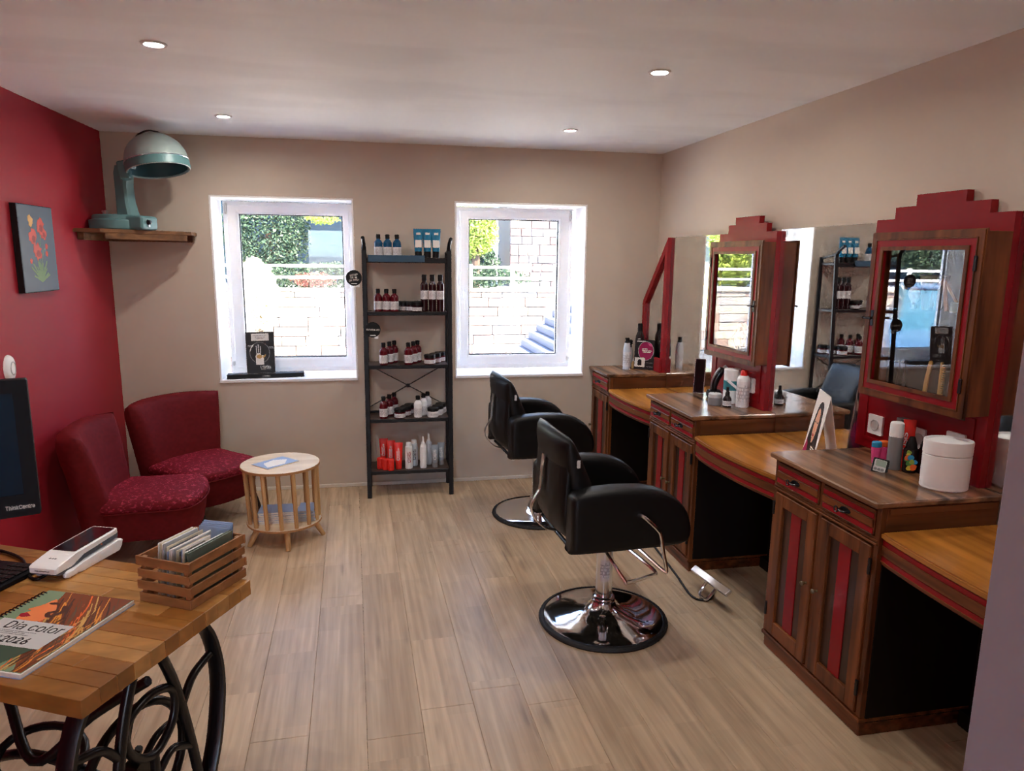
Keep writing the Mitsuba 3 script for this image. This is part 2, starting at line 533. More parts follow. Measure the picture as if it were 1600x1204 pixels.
fl = struct('floor', bx(XL - 0.1, XR + 0.4, -2.8, YB + 0.02, -0.12, -0.012), 'm_floor_base', 'pale oak plank floor of the salon', 'floor', smooth=False)
# the oak boards, one by one
RF = M4(rz(PANG))
rng = random.Random(4)
room = sbox(XL, -2.7, XR + 0.22, YB)
for i in range(-10, 14):
    u0 = i * PW - 0.188
    y = -3.0 - rng.random() * 1.2
    while y < 5.3:
        L = 1.38
        a = affinity.rotate(sbox(u0 + 0.0004, y + 0.0004, u0 + PW - 0.0004, y + L - 0.0004), math.degrees(PANG), origin=(0, 0))
        q = a.intersection(room)
        if q.area > 0.002 and q.geom_type == 'Polygon':
            if q.equals(a) or abs(q.area - a.area) < 1e-6:
                part(fl, 'plank', cbox(u0 + 0.0004, u0 + PW - 0.0004, y + 0.0004, y + L - 0.0004, -0.012, 0.0, 0.0008), 'm_floor', RF, False)
            else:
                part(fl, 'plank', prism(q, 0.012, -0.012), 'm_floor', None, False)
        y += L
sk = struct('baseboard_back', cbox(XL, XR - 0.5, YB - 0.012, YB, 0, 0.024, 0.002), 'm_skirting', 'low cream skirting strip along the back wall', 'baseboard')


def ring(x0, x1, z0, z1, w, y0, y1, c=0.004):
    """a mitred rectangular frame in the x-z plane, its profile chamfered"""
    R = []
    for dy, dw in ((y1, 0), (y0 + c, 0), (y0, c), (y0, w - c), (y0 + c, w), (y1, w)):
        R.append([(x0 + dw, dy, z0 + dw), (x1 - dw, dy, z0 + dw), (x1 - dw, dy, z1 - dw), (x0 + dw, dy, z1 - dw)])
    R.append(R[0])
    m = loft(R, cap=False)
    return m


def window(a, b, fx0, fx1, gx0, gx1, hinge_right):
    w = thing('window_1' if hinge_right is False else 'window_2', 'white tilt window %s of the black shelf rack, looking onto the yard' % ('left' if not hinge_right else 'right'), 'window', None, 'structure')
    part(w, 'reveal', join(cbox(a - 0.012, a, YB, YB + WT - 0.02, ZS, ZT, 0.001), cbox(b, b + 0.012, YB, YB + WT - 0.02, ZS, ZT, 0.001), cbox(a - 0.012, b + 0.012, YB, YB + WT - 0.02, ZT, ZT + 0.012, 0.001)), 'm_reveal', smooth=False)
    part(w, 'sill', cbox(a - 0.012, b + 0.012, YB - 0.012, YB + WT - 0.02, ZS - 0.02, ZS, 0.003), 'm_white')
    z0, z1 = ZS + 0.018, ZT - 0.004
    gz0, gz1 = 0.902, 1.902
    part(w, 'frame', ring(fx0, fx1, z0 - 0.012, z1, 0.06, YW + 0.012, YW + 0.07), 'm_pvc', smooth=False)
    sx0, sx1 = fx0 + 0.03, fx1 - 0.03
    sw = 0.05
    # the sash as four bars around the pane
    P = [[(sx0, sx0 + 0.001), ], ]
    sash = []
    o = [(sx0, z0 + 0.022), (sx1, z0 + 0.022), (sx1, z1 - 0.026), (sx0, z1 - 0.026)]
    i_ = [(gx0, gz0), (gx1, gz0), (gx1, gz1), (gx0, gz1)]
    R = []
    for k, (y, t) in enumerate(((YW + 0.06, 0), (YW - 0.006, 0), (YW - 0.012, 0.06), (YW - 0.012, 0.75), (YW - 0.004, 0.97), (YW + 0.03, 1.0), (YW + 0.06, 1.0))):
        R.append([(p[0] + (q[0] - p[0]) * t, y, p[1] + (q[1] - p[1]) * t) for p, q in zip(o, i_)])
    R.append(R[0])
    part(w, 'sash', loft(R, False), 'm_pvc', smooth=False)
    part(w, 'seal', ring(gx0 - 0.001, gx1 + 0.001, gz0 - 0.001, gz1 + 0.001, 0.006, YW + 0.012, YW + 0.03, 0.001), 'm_seal', smooth=False)
    part(w, 'pane', bx(gx0, gx1, YW + 0.0302, YW + 0.0303, gz0, gz1).__class__(np.array([[gx0, YW + 0.03, gz0], [gx1, YW + 0.03, gz0], [gx1, YW + 0.03, gz1], [gx0, YW + 0.03, gz1]]), [[0, 1, 2], [0, 2, 3]], process=False), 'm_pane', smooth=False)
    hx = (gx1 + 0.035) if not hinge_right else (gx0 - 0.035)
    h = part(w, 'handle', join(cbox(hx - 0.014, hx + 0.014, YW - 0.022, YW - 0.008, 1.33, 1.40, 0.004), tube([(hx, YW - 0.02, 1.365), (hx, YW - 0.05, 1.365), (hx, YW - 0.055, 1.35), (hx, YW - 0.055, 1.25)], [0.008, 0.009, 0.010, 0.008], 8)), 'm_pvc')
    kx = fx0 + 0.022 if not hinge_right else fx1 - 0.022
    for z in (0.85, 1.90):
        part(w, 'hinge', cbox(kx - 0.008, kx + 0.008, YW - 0.02, YW + 0.014, z, z + 0.075 if z > 1 else z + 0.03, 0.003), 'm_lightgrey')
    return w


window(*WINS[0], -1.045, -0.172, -0.940, -0.246, False)
window(*WINS[1], 0.556, 1.440, 0.655, 1.330, True)
w3 = thing('window_3', 'shop window behind the viewer', 'window', None, 'structure')
part(w3, 'frame', ring(-1.3, -0.4, 0.25, 2.15, 0.07, -2.84, -2.76), 'm_pvc', smooth=False)
part(w3, 'pane', tm([[-1.25, -2.8, 0.3], [-0.45, -2.8, 0.3], [-0.45, -2.8, 2.1], [-1.25, -2.8, 2.1]], [[0, 1, 2], [0, 2, 3]]), 'm_pane', smooth=False)

# recessed ceiling lamps
scene['m_lamp'] = {'type': 'diffuse', 'reflectance': {'type': 'rgb', 'value': [0.8, 0.8, 0.8]}}
SPOTS = [(-0.782, 2.904, 'nearer lamp above the red armchairs'), (-0.817, 4.254, 'lamp nearest the vintage hood dryer'), (1.134, 2.853, 'nearer lamp above the black salon chairs'),
         (1.127, 4.197, 'lamp nearest the right window'), (-0.78, 1.56, 'lamp above the wooden desk'), (1.13, 1.50, 'lamp nearest the partition')]
for x, y, where in SPOTS:
    k = thing('ceiling_lamp', 'round white recessed ceiling spotlight, ' + where, 'ceiling light', 'recessed ceiling spotlights')
    part(k, 'trim', lathe([(0.030, 0.004), (0.030, -0.001), (0.034, -0.006), (0.043, -0.006), (0.046, 0.0), (0.046, 0.004)], 32), 'm_lightgrey', at(x, y, HC))
    a = np.arange(24) * 2 * pi / 24
    v = np.vstack([[0, 0, 0], np.stack([0.0295 * np.cos(a), 0.0295 * np.sin(a), 0 * a], 1)])
    part(k, 'lens', tm(v, [(0, 1 + (j + 1) % 24, 1 + j) for j in range(24)]), 'm_lamp', at(x, y, HC - 0.001), False,
         emitter={'type': 'area', 'radiance': {'type': 'rgb', 'value': [SPOT * 1.0, SPOT * 0.94, SPOT * 0.86]}})

# ---------------------------------------------------------------- outdoors
GZ = -0.16
mat('m_paving', proc(lambda p, n, uv: mi.Color3f(srgb(204, 206, 208)) * (0.9 + 0.2 * fbm(p.x, p.y, 0, 3))), 0.8)
for i, c in enumerate(((148, 130, 124), (146, 146, 150), (130, 114, 108), (168, 160, 152))):
    plain('m_sandstone_%d' % i, *c, 0.85)
plain('m_mortar', 120, 118, 116, 0.9)
plain('m_concrete_shade', 56, 74, 86, 0.9)  # the garden wall's shade is put into this dark colour
plain('m_step', 96, 102, 116, 0.8)  # blue shade on the steps is painted into their colour
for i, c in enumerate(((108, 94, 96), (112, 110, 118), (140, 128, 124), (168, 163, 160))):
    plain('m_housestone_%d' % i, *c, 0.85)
plain('m_leaf', 44, 68, 50, 0.6)
plain('m_leaf_light', 138, 158, 70, 0.6)
plain('m_leaf_dark', 36, 60, 40, 0.6)
plain('m_leaf_red', 128, 78, 70, 0.6)
plain('m_leaf_glare', 240, 236, 205, 0.6)  # leaf colour whitened to carry the sun glare on the bush
plain('m_trunk', 70, 56, 46, 0.8)
struct('ground', bx(-16, 14, YB + WT, 11.0, GZ - 0.2, GZ), 'm_paving', 'sunlit pale paved yard outside the windows', 'ground', smooth=False)
struct('ground_terrace', bx(-16, 14, 11.12, 26, GZ - 0.2, 1.10), 'm_paving', 'raised terrace behind the stone retaining wall', 'ground', smooth=False)
rw = thing('retaining_wall', 'long sandstone block retaining wall across the yard, white railing on top', 'wall', None, 'structure')
part(rw, 'core', bx(-12, 2.6, 11.05, 11.14, GZ, 1.10), 'm_mortar', smooth=False)
rng = random.Random(7)
edges = [GZ] + [0.5705 + 0.1465 * k for k in range(-4, 4)] + [1.10]
for z0, z1 in zip(edges[:-1], edges[1:]):
    x = -7.6 + rng.random() * 0.4
    while x < 2.5:
        L = rng.uniform(0.32, 0.68)
        if z1 - z0 > 0.05:
            dy = rng.uniform(-0.012, 0.012)
            part(rw, 'stone', cbox(x + 0.005, x + L - 0.005, 10.98 + dy, 11.06, z0 + 0.004, z1 - 0.004, 0.008), 'm_sandstone_%d' % rng.randrange(4), None, False)
        x += L
x = -7.6
while x < 2.5:
    part(rw, 'coping', cbox(x + 0.004, x + 0.9 - 0.004, 10.94, 11.24, 1.10, 1.15, 0.01), 'm_sandstone_3', None, False)
    x += 0.9
rl = thing('railing', 'white two-bar metal railing on top of the retaining wall', 'railing')
for z in (1.31, 1.48):
    part(rl, 'rail', cbox(-7.6, 2.9, 11.06, 11.11, z - 0.022, z + 0.022, 0.006), 'm_white')
for x in (-7.4, -5.6, -3.8, -2.3, 1.413, 2.085, 2.8):
    part(rl, 'post', cbox(x - 0.03, x + 0.03, 11.055, 11.115, 1.15, 1.53, 0.006), 'm_white')
st = thing('stone_stairs', 'stone steps with shade put into their blue grey, climbing to the right outside the right window', 'stairs')
for i in range(7):
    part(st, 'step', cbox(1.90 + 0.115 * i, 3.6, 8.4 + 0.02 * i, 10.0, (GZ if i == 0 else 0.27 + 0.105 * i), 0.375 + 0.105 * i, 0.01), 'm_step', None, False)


def leaves(c, r, n, size, seed, shell=0.45):
    """n small leaves filling an ellipsoid, denser towards its skin"""
    g = np.random.default_rng(seed)
    d = g.normal(size=(n, 3)); d /= np.linalg.norm(d, axis=1, keepdims=True)
    rad = shell + (1 - shell) * g.random(n) ** 0.5
    bump = 0.75 + 0.5 * meshkit.fbm(d * 2.3 + seed, 3)
    p = np.asarray(c) + d * np.asarray(r) * (rad * bump)[:, None]
    a = g.normal(size=(n, 3)); a /= np.linalg.norm(a, axis=1, keepdims=True)
    b = np.cross(a, g.normal(size=(n, 3))); b /= np.linalg.norm(b, axis=1, keepdims=True)
    s = size * g.uniform(0.6, 1.3, n)[:, None]
    v = np.stack([p - a * s, p + b * s * 0.5, p + a * s, p - b * s * 0.5], 1).reshape(-1, 3)
    k = np.arange(n)[:, None] * 4
    return tm(v, np.vstack([k + [0, 1, 2], k + [0, 2, 3]]))


def tree(name, label, cat, c, r, n, size, m, seed, group=None, trunk=True):
    k = thing(name, label, cat, group)
    part(k, 'foliage', leaves(c, r, n, size, seed), m, None, False, kind='stuff')
    if trunk:
        part(k, 'trunk', tube([(c[0], c[1], 1.0 if c[1] > 11 else GZ), (c[0] + 0.05, c[1], c[2])], [0.09, 0.05], 8), 'm_trunk')
    return k


tree('ivy_tree', 'dark green ivy covered tree behind the railing, seen in the left window', 'tree', (-1.95, 13.2, 2.05), (0.75, 0.5, 0.85), 9000, 0.035, 'm_leaf', 1)
tree('hedge', 'low green hedge behind the railing bars', 'hedge', (0.1, 11.75, 1.30), (2.4, 0.26, 0.26), 9000, 0.03, 'm_leaf', 2, trunk=False)
tree('red_shrub', 'low reddish shrub between the hedge and the railing', 'shrub', (-1.0, 11.36, 1.26), (0.35, 0.10, 0.12), 900, 0.02, 'm_leaf_red', 3, trunk=False)
tree('sunlit_shrub', 'shrub with sun glare put into its pale leaves, at the left of the left window view', 'shrub', (-1.72, 10.5, 1.05), (0.33, 0.3, 0.52), 6000, 0.028, 'm_leaf_glare', 4)
tree('yellow_tree', 'yellow leaved branches at the left of the right window view', 'tree', (1.66, 12.45, 2.15), (0.42, 0.3, 0.58), 4500, 0.035, 'm_leaf_light', 5)
tree('dark_bush', 'dark green bush under the yellow leaved tree', 'bush', (1.75, 13.25, 1.55), (0.5, 0.25, 0.42), 3500, 0.03, 'm_leaf', 6, trunk=False)
tree('garden_tree', 'large leafy tree far left in the yard, mirrored in the near cabinet door', 'tree', (-8.2, 13.0, 2.6), (1.6, 1.0, 1.6), 12000, 0.06, 'm_leaf', 8)
tree('garden_tree', 'leafy tree behind the railing, mirrored in the far cabinet door', 'tree', (-4.4, 13.2, 2.3), (1.0, 0.8, 1.3), 9000, 0.05, 'm_leaf_light', 9)
k = tree('added_shade_tree', 'unseen tree crown added to shade the garden wall, with a yellow green branch at the top of the left window view', 'tree', (-0.1, 13.0, 4.7), (1.9, 1.1, 1.2), 16000, 0.06, 'm_leaf', 12)  # crown out of view, added to shade the wall; only its branch shows
part(k, 'branch_foliage', leaves((-0.95, 12.9, 2.32), (0.30, 0.2, 0.16), 700, 0.03, 13), 'm_leaf_light', None, False, kind='stuff')
struct('wall_concrete', bx(-9.5, 2.3, 14.6, 14.9, 1.0, 3.6), 'm_concrete_shade', 'tall garden wall behind the ivy tree, shade put into its dark blue grey', 'wall', smooth=False)
hs = thing('stone_house', 'pink and grey stone house wall in the right window', 'house')
part(hs, 'wall', bx(2.42, 6.5, 13.06, 14.5, 1.0, 4.2), 'm_mortar', smooth=False)
z = 1.05
rng = random.Random(11)
while z < 2.9:
    x = 2.40; h = rng.uniform(0.12, 0.2)
    while x < 4.1:
        L = rng.uniform(0.16, 0.42)
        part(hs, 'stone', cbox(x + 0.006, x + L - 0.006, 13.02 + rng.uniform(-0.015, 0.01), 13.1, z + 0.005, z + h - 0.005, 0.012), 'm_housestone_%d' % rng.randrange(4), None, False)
        x += L
    z += h

# ---------------------------------------------------------------- dressing tables along the right wall (frame FW)
def pull(parent, F, y, z):
    """a small dark iron pull with its hanging key ring"""
    h = part(parent, 'handle', join(moved(prism(ellipse(0, 0, 0.026, 0.011, 20), 0.003), M4(np.array([[0, 0, 1.0], [1, 0, 0], [0, 1, 0]]))),
                                    tube(spline([(0.002, -0.020, 0.002), (0.016, -0.014, -0.002), (0.019, 0.0, -0.004), (0.016, 0.014, -0.002), (0.002, 0.020, 0.002)], 4), 0.0035, 6)), 'm_iron', F @ M4(None, (0, y, z)))
    part(parent, 'key_ring', tube([(0.014, -0.022 + 0.011 * math.cos(t), -0.006 + 0.011 * math.sin(t)) for t in np.arange(14) * 2 * pi / 14], 0.0022, 5, True), 'm_iron', F @ M4(None, (0, y, z)))


def pedestal(label, s0, s1, dt, zt, doors):
    k = thing('pedestal_cabinet', label, 'cabinet', 'pedestal cabinets of the dressing tables')
    F = FC
    bf = dt - 0.028
    zc = zt - 0.022
    part(k, 'countertop', cbox(0.0, dt, s0 - 0.006, s1 + 0.006, zc, zt, 0.005), 'm_top', F)
    part(k, 'body', join(cbox(0.006, bf - 0.022, s0, s1, 0.05, zt - 0.13, 0.002)), 'm_dark_inside_shade', F)  # knee-space shade put into the near-black colour of the sides
    part(k, 'upper_case', cbox(0.006, bf - 0.022, s0, s1, zt - 0.13, zc - 0.001, 0.002), 'm_wood_x', F)
    part(k, 'side_moulding', cbox(0.02, bf - 0.03, s1 + 0.0005, s1 + 0.004, zc - 0.024, zc - 0.002, 0.001), 'm_wood_x', F)
    part(k, 'plinth', join(cbox(0.01, bf - 0.004, s0 + 0.004, s1 - 0.004, 0, 0.052, 0.003), cbox(0.01, bf + 0.008, s0 - 0.002, s1 + 0.002, 0.052, 0.07, 0.005)), 'm_wood_h', F)
    zd1, zd0 = zt - 0.035, zt - 0.125       # drawers
    zo1, zo0 = zt - 0.158, 0.078            # doors
    st = 0.022
    mid = (s0 + s1) / 2
    cols = [(s0 + st, mid - st / 2), (mid + st / 2, s1 - st)] if doors == 2 else [(s0 + st, s1 - 0.03)]
    fr = [cbox(bf - 0.022, bf, s0, s0 + st, 0.07, zc, 0.002), cbox(bf - 0.022, bf, s1 - (st if doors == 2 else 0.03), s1, 0.07, zc, 0.002),
          cbox(bf - 0.022, bf - 0.001, s0 + st, s1 - st, zd1, zc, 0.002), cbox(bf - 0.022, bf - 0.001, s0 + st, s1 - st, zo1, zd0, 0.002), cbox(bf - 0.022, bf - 0.001, s0 + st, s1 - st, 0.07, zo0, 0.002)]
    if doors == 2:
        fr.append(cbox(bf - 0.022, bf, mid - st / 2, mid + st / 2, 0.07, zc, 0.002))
    part(k, 'face_frame', join(*fr), 'm_wood_v', F)
    part(k, 'rail_moulding', join(cbox(bf, bf + 0.006, s0 + 0.004, s1 - 0.004, zo1 + 0.006, zo1 + 0.013, 0.002), cbox(bf, bf + 0.004, s0 + 0.004, s1 - 0.004, zo1 + 0.018, zo1 + 0.024, 0.0015)), 'm_wood_h', F)
    for i, (a, b) in enumerate(cols):
        d = part(k, 'drawer', join(cbox(bf - 0.02, bf + 0.005, a + 0.002, b - 0.002, zd0 + 0.002, zd1 - 0.002, 0.003), cbox(bf, bf + 0.011, a + 0.004, b - 0.004, zd0 + 0.028, zd1 - 0.034, 0.003)), 'm_wood_h', F)
        for z0, z1 in ((zd0 + 0.006, zd0 + 0.024), (zd1 - 0.032, zd1 - 0.014)):
            part(d, 'red_line', cbox(bf + 0.004, bf + 0.0075, a + 0.004, b - 0.004, z0, z1, 0.001), 'm_redline', F, label='painted red line')
        part(d, 'bead', cbox(bf + 0.004, bf + 0.010, a + 0.003, b - 0.003, zd0 + 0.003, zd0 + 0.006, 0.001), 'm_wood_h', F)
        pull(d, F, 0, 0) if False else None
        yc = (a + b) / 2
        part(d, 'handle', join(moved(prism(ellipse(0, 0, 0.026, 0.010, 20), 0.003), F @ M4(np.array([[0, 0, 1.0], [1, 0, 0], [0, 1, 0]]), (bf + 0.011, yc, (zd0 + zd1) / 2 - 0.004))),
                               moved(tube(spline([(0.0, 0.020, 0.002), (0.016, 0.015, -0.001), (0.020, 0.0, -0.003), (0.016, -0.013, -0.001), (0.0, -0.018, 0.002)], 4), 0.0038, 6), F @ M4(None, (bf + 0.012, yc, (zd0 + zd1) / 2 - 0.004))),
                               moved(tube([(0.018, -0.026 + 0.010 * math.cos(t), -0.004 + 0.010 * math.sin(t)) for t in np.arange(14) * 2 * pi / 14], 0.0024, 5, True), F @ M4(None, (bf + 0.012, yc, (zd0 + zd1) / 2 - 0.004)))), 'm_iron', label='dark iron key pull')
        # the door
        a2, b2 = a + 0.003, b - 0.003
        w = 0.052
        frm = [cbox(bf - 0.016, bf + 0.008, a2, a2 + w, zo0 + 0.003, zo1 - 0.003, 0.003), cbox(bf - 0.016, bf + 0.008, b2 - w, b2, zo0 + 0.003, zo1 - 0.003, 0.003),
               cbox(bf - 0.016, bf + 0.007, a2 + w, b2 - w, zo1 - 0.055, zo1 - 0.003, 0.003), cbox(bf - 0.016, bf + 0.007, a2 + w, b2 - w, zo0 + 0.003, zo0 + 0.062, 0.003)]
        dr_ = part(k, 'door', join(*frm), 'm_wood_v', F)
        part(dr_, 'panel', cbox(bf - 0.014, bf - 0.006, a2 + w - 0.004, b2 - w + 0.004, zo0 + 0.05, zo1 - 0.05, 0.001), 'm_wood_panel', F, label='dark recessed door panel')
        pw = b2 - a2 - 2 * w
        part(dr_, 'red_stripe', cbox(bf - 0.0065, bf - 0.002, a2 + w + 0.31 * pw, b2 - w - 0.31 * pw, zo0 + 0.060, zo1 - 0.054, 0.001), 'm_redpaint', F, label='vertical red stripe down the door panel')
        ks = (b2 - 0.020) if (i == 0 and doors == 2) else (a2 + 0.020)
        part(dr_, 'knob', lathe([(0, 0.026), (0.007, 0.025), (0.010, 0.020), (0.007, 0.013), (0.004, 0.008), (0.005, 0), (0, 0)], 12), 'm_brass', F @ M4(ry(pi / 2), (bf + 0.008, ks, 0.41)), label='small metal door knob')
        hs_ = a2 - 0.004 if (i == 0 and doors == 2) else b2 + 0.004
        for z in (0.15, zo1 - 0.10):
            part(dr_, 'hinge', tube([(bf + 0.008, hs_, z), (bf + 0.008, hs_, z + 0.055)], 0.006, 8), 'm_iron', F)
    return k


def wall_sd(x, y):
    q = np.linalg.inv(FW) @ np.array([x, y, 0, 1.0])
    return q[0], q[1]


SA = (0.004, 0.402); SB = (1.104, 1.712); SC = (2.420, 3.036)
ZA, ZB, ZC, ZD = 0.844, 0.843, 0.854, 0.742
pedestal('dark wooden one door pedestal cabinet in the far corner beside the right window', *SA, 0.510, ZA, 1)
pedestal('dark wooden two door pedestal cabinet with red stripes behind the nearer black chair', *SB, 0.500, ZB, 2)
pedestal('nearest dark wooden pedestal cabinet with red stripes, white canister on it', *SC, 0.487, ZC, 2)


def vanity(label, s0, s1, d0, d1, bow, zt):
    k = thing('vanity_desk', label, 'desk', 'bow fronted desks between the pedestal cabinets')
    t = np.linspace(0, 1, 25)
    ss = s0 + 0.001 + (s1 - s0 - 0.002) * t
    b = (d1 - d0) * t + bow * np.sin(pi * t ** 0.85) ** 0.9
    def strip(dout, din):
        return Polygon(np.vstack([np.stack([d0 + b + dout, ss], 1), np.stack([d0 + b + din, ss], 1)[::-1]]))
    top = Polygon(np.vstack([np.stack([d0 + b, ss], 1), [(0.008, ss[-1]), (0.008, ss[0])]]))
    part(k, 'tabletop', join(prism(top, 0.012, zt - 0.017), prism(top.buffer(-0.004), 0.005, zt - 0.005), prism(top.buffer(-0.004), 0.004, zt - 0.021)), 'm_honey', FC, 30)
    ap = part(k, 'apron', join(prism(strip(-0.012, -0.032), 0.092, zt - 0.112), prism(strip(-0.006, -0.014), 0.030, zt - 0.078)), 'm_wood_h', FC, 30)
    for z in (zt - 0.044, zt - 0.098):
        part(ap, 'red_line', prism(strip(-0.0095, -0.013), 0.016, z), 'm_redline', FC, 30, label='painted red line along the apron')
        part(ap, 'bead', prism(strip(-0.006, -0.013), 0.004, z - 0.004), 'm_wood_h', FC, 30)
    part(k, 'back_panel', cbox(0.008, 0.02, s0 + 0.002, s1 - 0.002, 0.05, zt - 0.03, 0.002), 'm_dark_inside_shade', FC, False)
    part(k, 'bottom_rail', cbox(0.02, 0.06, s0 + 0.002, s1 - 0.002, 0.0, 0.06, 0.003), 'm_dark_inside_shade', FC, False)
    return k


vanity('far honey wood bow fronted desk between the corner cabinet and the middle cabinet', SA[1], SB[0], 0.492, 0.445, 0.028, ZD)
vanity('honey wood bow fronted desk between the two two-door pedestal cabinets', SB[1], SC[0], 0.478, 0.440, 0.03, ZD)
vanity('nearest honey wood desk running behind the grey partition at the right edge', SC[1], 3.86, 0.452, 0.450, 0.02, ZD + 0.008)

# mirrors flat on the wall
PS = M4(np.array([[0, 0, 1.0], [1, 0, 0], [0, 1, 0]]))      # (s, z) drawn flat -> out of the wall
def on_wall(poly, d0, d1):
    return moved(prism(poly, d1 - d0, d0), FW @ PS)


ZM = 1.772
LFT, B0, B1, C0, C1 = 0.392, 1.080, 1.650, 2.346, 2.968
single('wall_mirror', on_wall(Polygon([(LFT, ZA + 0.002), (SA[1] + 0.012, ZA + 0.002), (SA[1] + 0.012, ZD + 0.002), (B0, ZD + 0.002), (B0, ZM), (LFT, ZM)]), 0.001, 0.006),
       'm_mirror', 'large frameless wall mirror between the red triangular frame and the far red board', 'mirror', smooth=False)
single('wall_mirror', on_wall(Polygon([(B1 + 0.001, ZB + 0.002), (SB[1] + 0.012, ZB + 0.002), (SB[1] + 0.012, ZD + 0.002), (C0, ZD + 0.002), (C0, ZM + 0.010), (B1 + 0.001, ZM + 0.008)]), 0.001, 0.006),
       'm_mirror', 'large frameless wall mirror between the two red boards, reflecting the shelf rack', 'mirror', smooth=False)
single('wall_mirror', on_wall(Polygon([(C1 + 0.001, ZC + 0.002), (SC[1] + 0.012, ZC + 0.002), (SC[1] + 0.012, ZD + 0.012), (3.80, ZD + 0.012), (3.80, ZM + 0.020), (C1 + 0.001, ZM + 0.018)]), 0.001, 0.006),
       'm_mirror', 'wall mirror right of the nearest red board, mostly hidden by the grey partition', 'mirror', smooth=False)

# the slanting red mirror in the corner
shape = Polygon([(0.012, ZA + 0.001), (LFT - 0.001, ZA + 0.001), (LFT - 0.001, ZM), (0.012, 1.322)])
k = thing('corner_mirror', 'narrow mirror with a slanting red wooden frame in the far right corner', 'mirror')
inner = shape.buffer(-0.040, join_style=2)
part(k, 'frame', on_wall(shape.difference(inner), 0.001, 0.032), 'm_redpaint', None, False)
part(k, 'glass', on_wall(inner.buffer(0.004), 0.008, 0.012), 'm_mirror', None, False, label='mirror glass')
part(k, 'foot', cbox(0.032, 0.050, LFT - 0.10, LFT - 0.004, ZA + 0.001, ZA + 0.10, 0.003), 'm_redpaint', FW)


def red_board(label, c, hws, zs, z0):
    k = thing('red_backboard', label, 'backboard', 'red backboards with stepped tops')
    (h1, h2, h3), (z1, z2, z3) = hws, zs
    p = Polygon([(c - h1, z0), (c + h1, z0), (c + h1, z1), (c + h2, z1), (c + h2, z2), (c + h3, z2), (c + h3, z3), (c - h3, z3), (c - h3, z2), (c - h2, z2), (c - h2, z1), (c - h1, z1)])
    part(k, 'board', on_wall(p, 0.002, 0.032), 'm_redpaint', smooth=False)
    m = rrect(c - h1 + 0.045, z0 + 0.035, c + h1 - 0.045, z0 + 0.235, 0.004)
    part(k, 'moulding', on_wall(m.difference(m.buffer(-0.012, join_style=2)), 0.032, 0.037), 'm_redpaint', smooth=False)
    return k


CB, CC = (B0 + B1) / 2, (C0 + C1) / 2
red_board('red painted backboard with stepped top behind the far glass cabinet', CB, ((B1 - B0) / 2, 0.190, 0.118), (1.772, 1.818, 1.857), ZB + 0.001)
red_board('red painted backboard with stepped top behind the nearest glass cabinet', CC, ((C1 - C0) / 2, 0.214, 0.112), (1.790, 1.834, 1.875), ZC + 0.001)


def socket(label, c, z, w=0.080, kind=0):
    k = thing('wall_socket', label, 'socket', 'white sockets on the red boards')
    F = FW @ PS
    part(k, 'plate', prism(rrect(c - w / 2, z - 0.04, c + w / 2, z + 0.04, 0.005), 0.009, 0.032), 'm_white', F)
    for cx in ([c] if kind == 0 else [c - w / 4, c + w / 4]):
        part(k, 'socket_cup', moved(lathe([(0.022, 0.0005), (0.022, 0.004), (0.0195, 0.004), (0.019, -0.006 + 0.0075), (0, 0.0015)], 24), M4(None, (cx, z, 0.041))), 'm_lightgrey', F)
    return k


socket('white wall socket on the far red board beside the red capped spray can', wall_sd(2.0, 3.437)[1], 0.960)
socket('white wall socket on the nearest red board left of the red tube', wall_sd(2.04, 2.494)[1], 0.962)
socket('white double socket on the nearest red board right of the red tube', wall_sd(2.04, 2.285)[1], 0.962, 0.10, 1)
socket('white wall socket on the nearest red board behind the white canister', wall_sd(2.05, 2.10)[1], 0.985, 0.08)


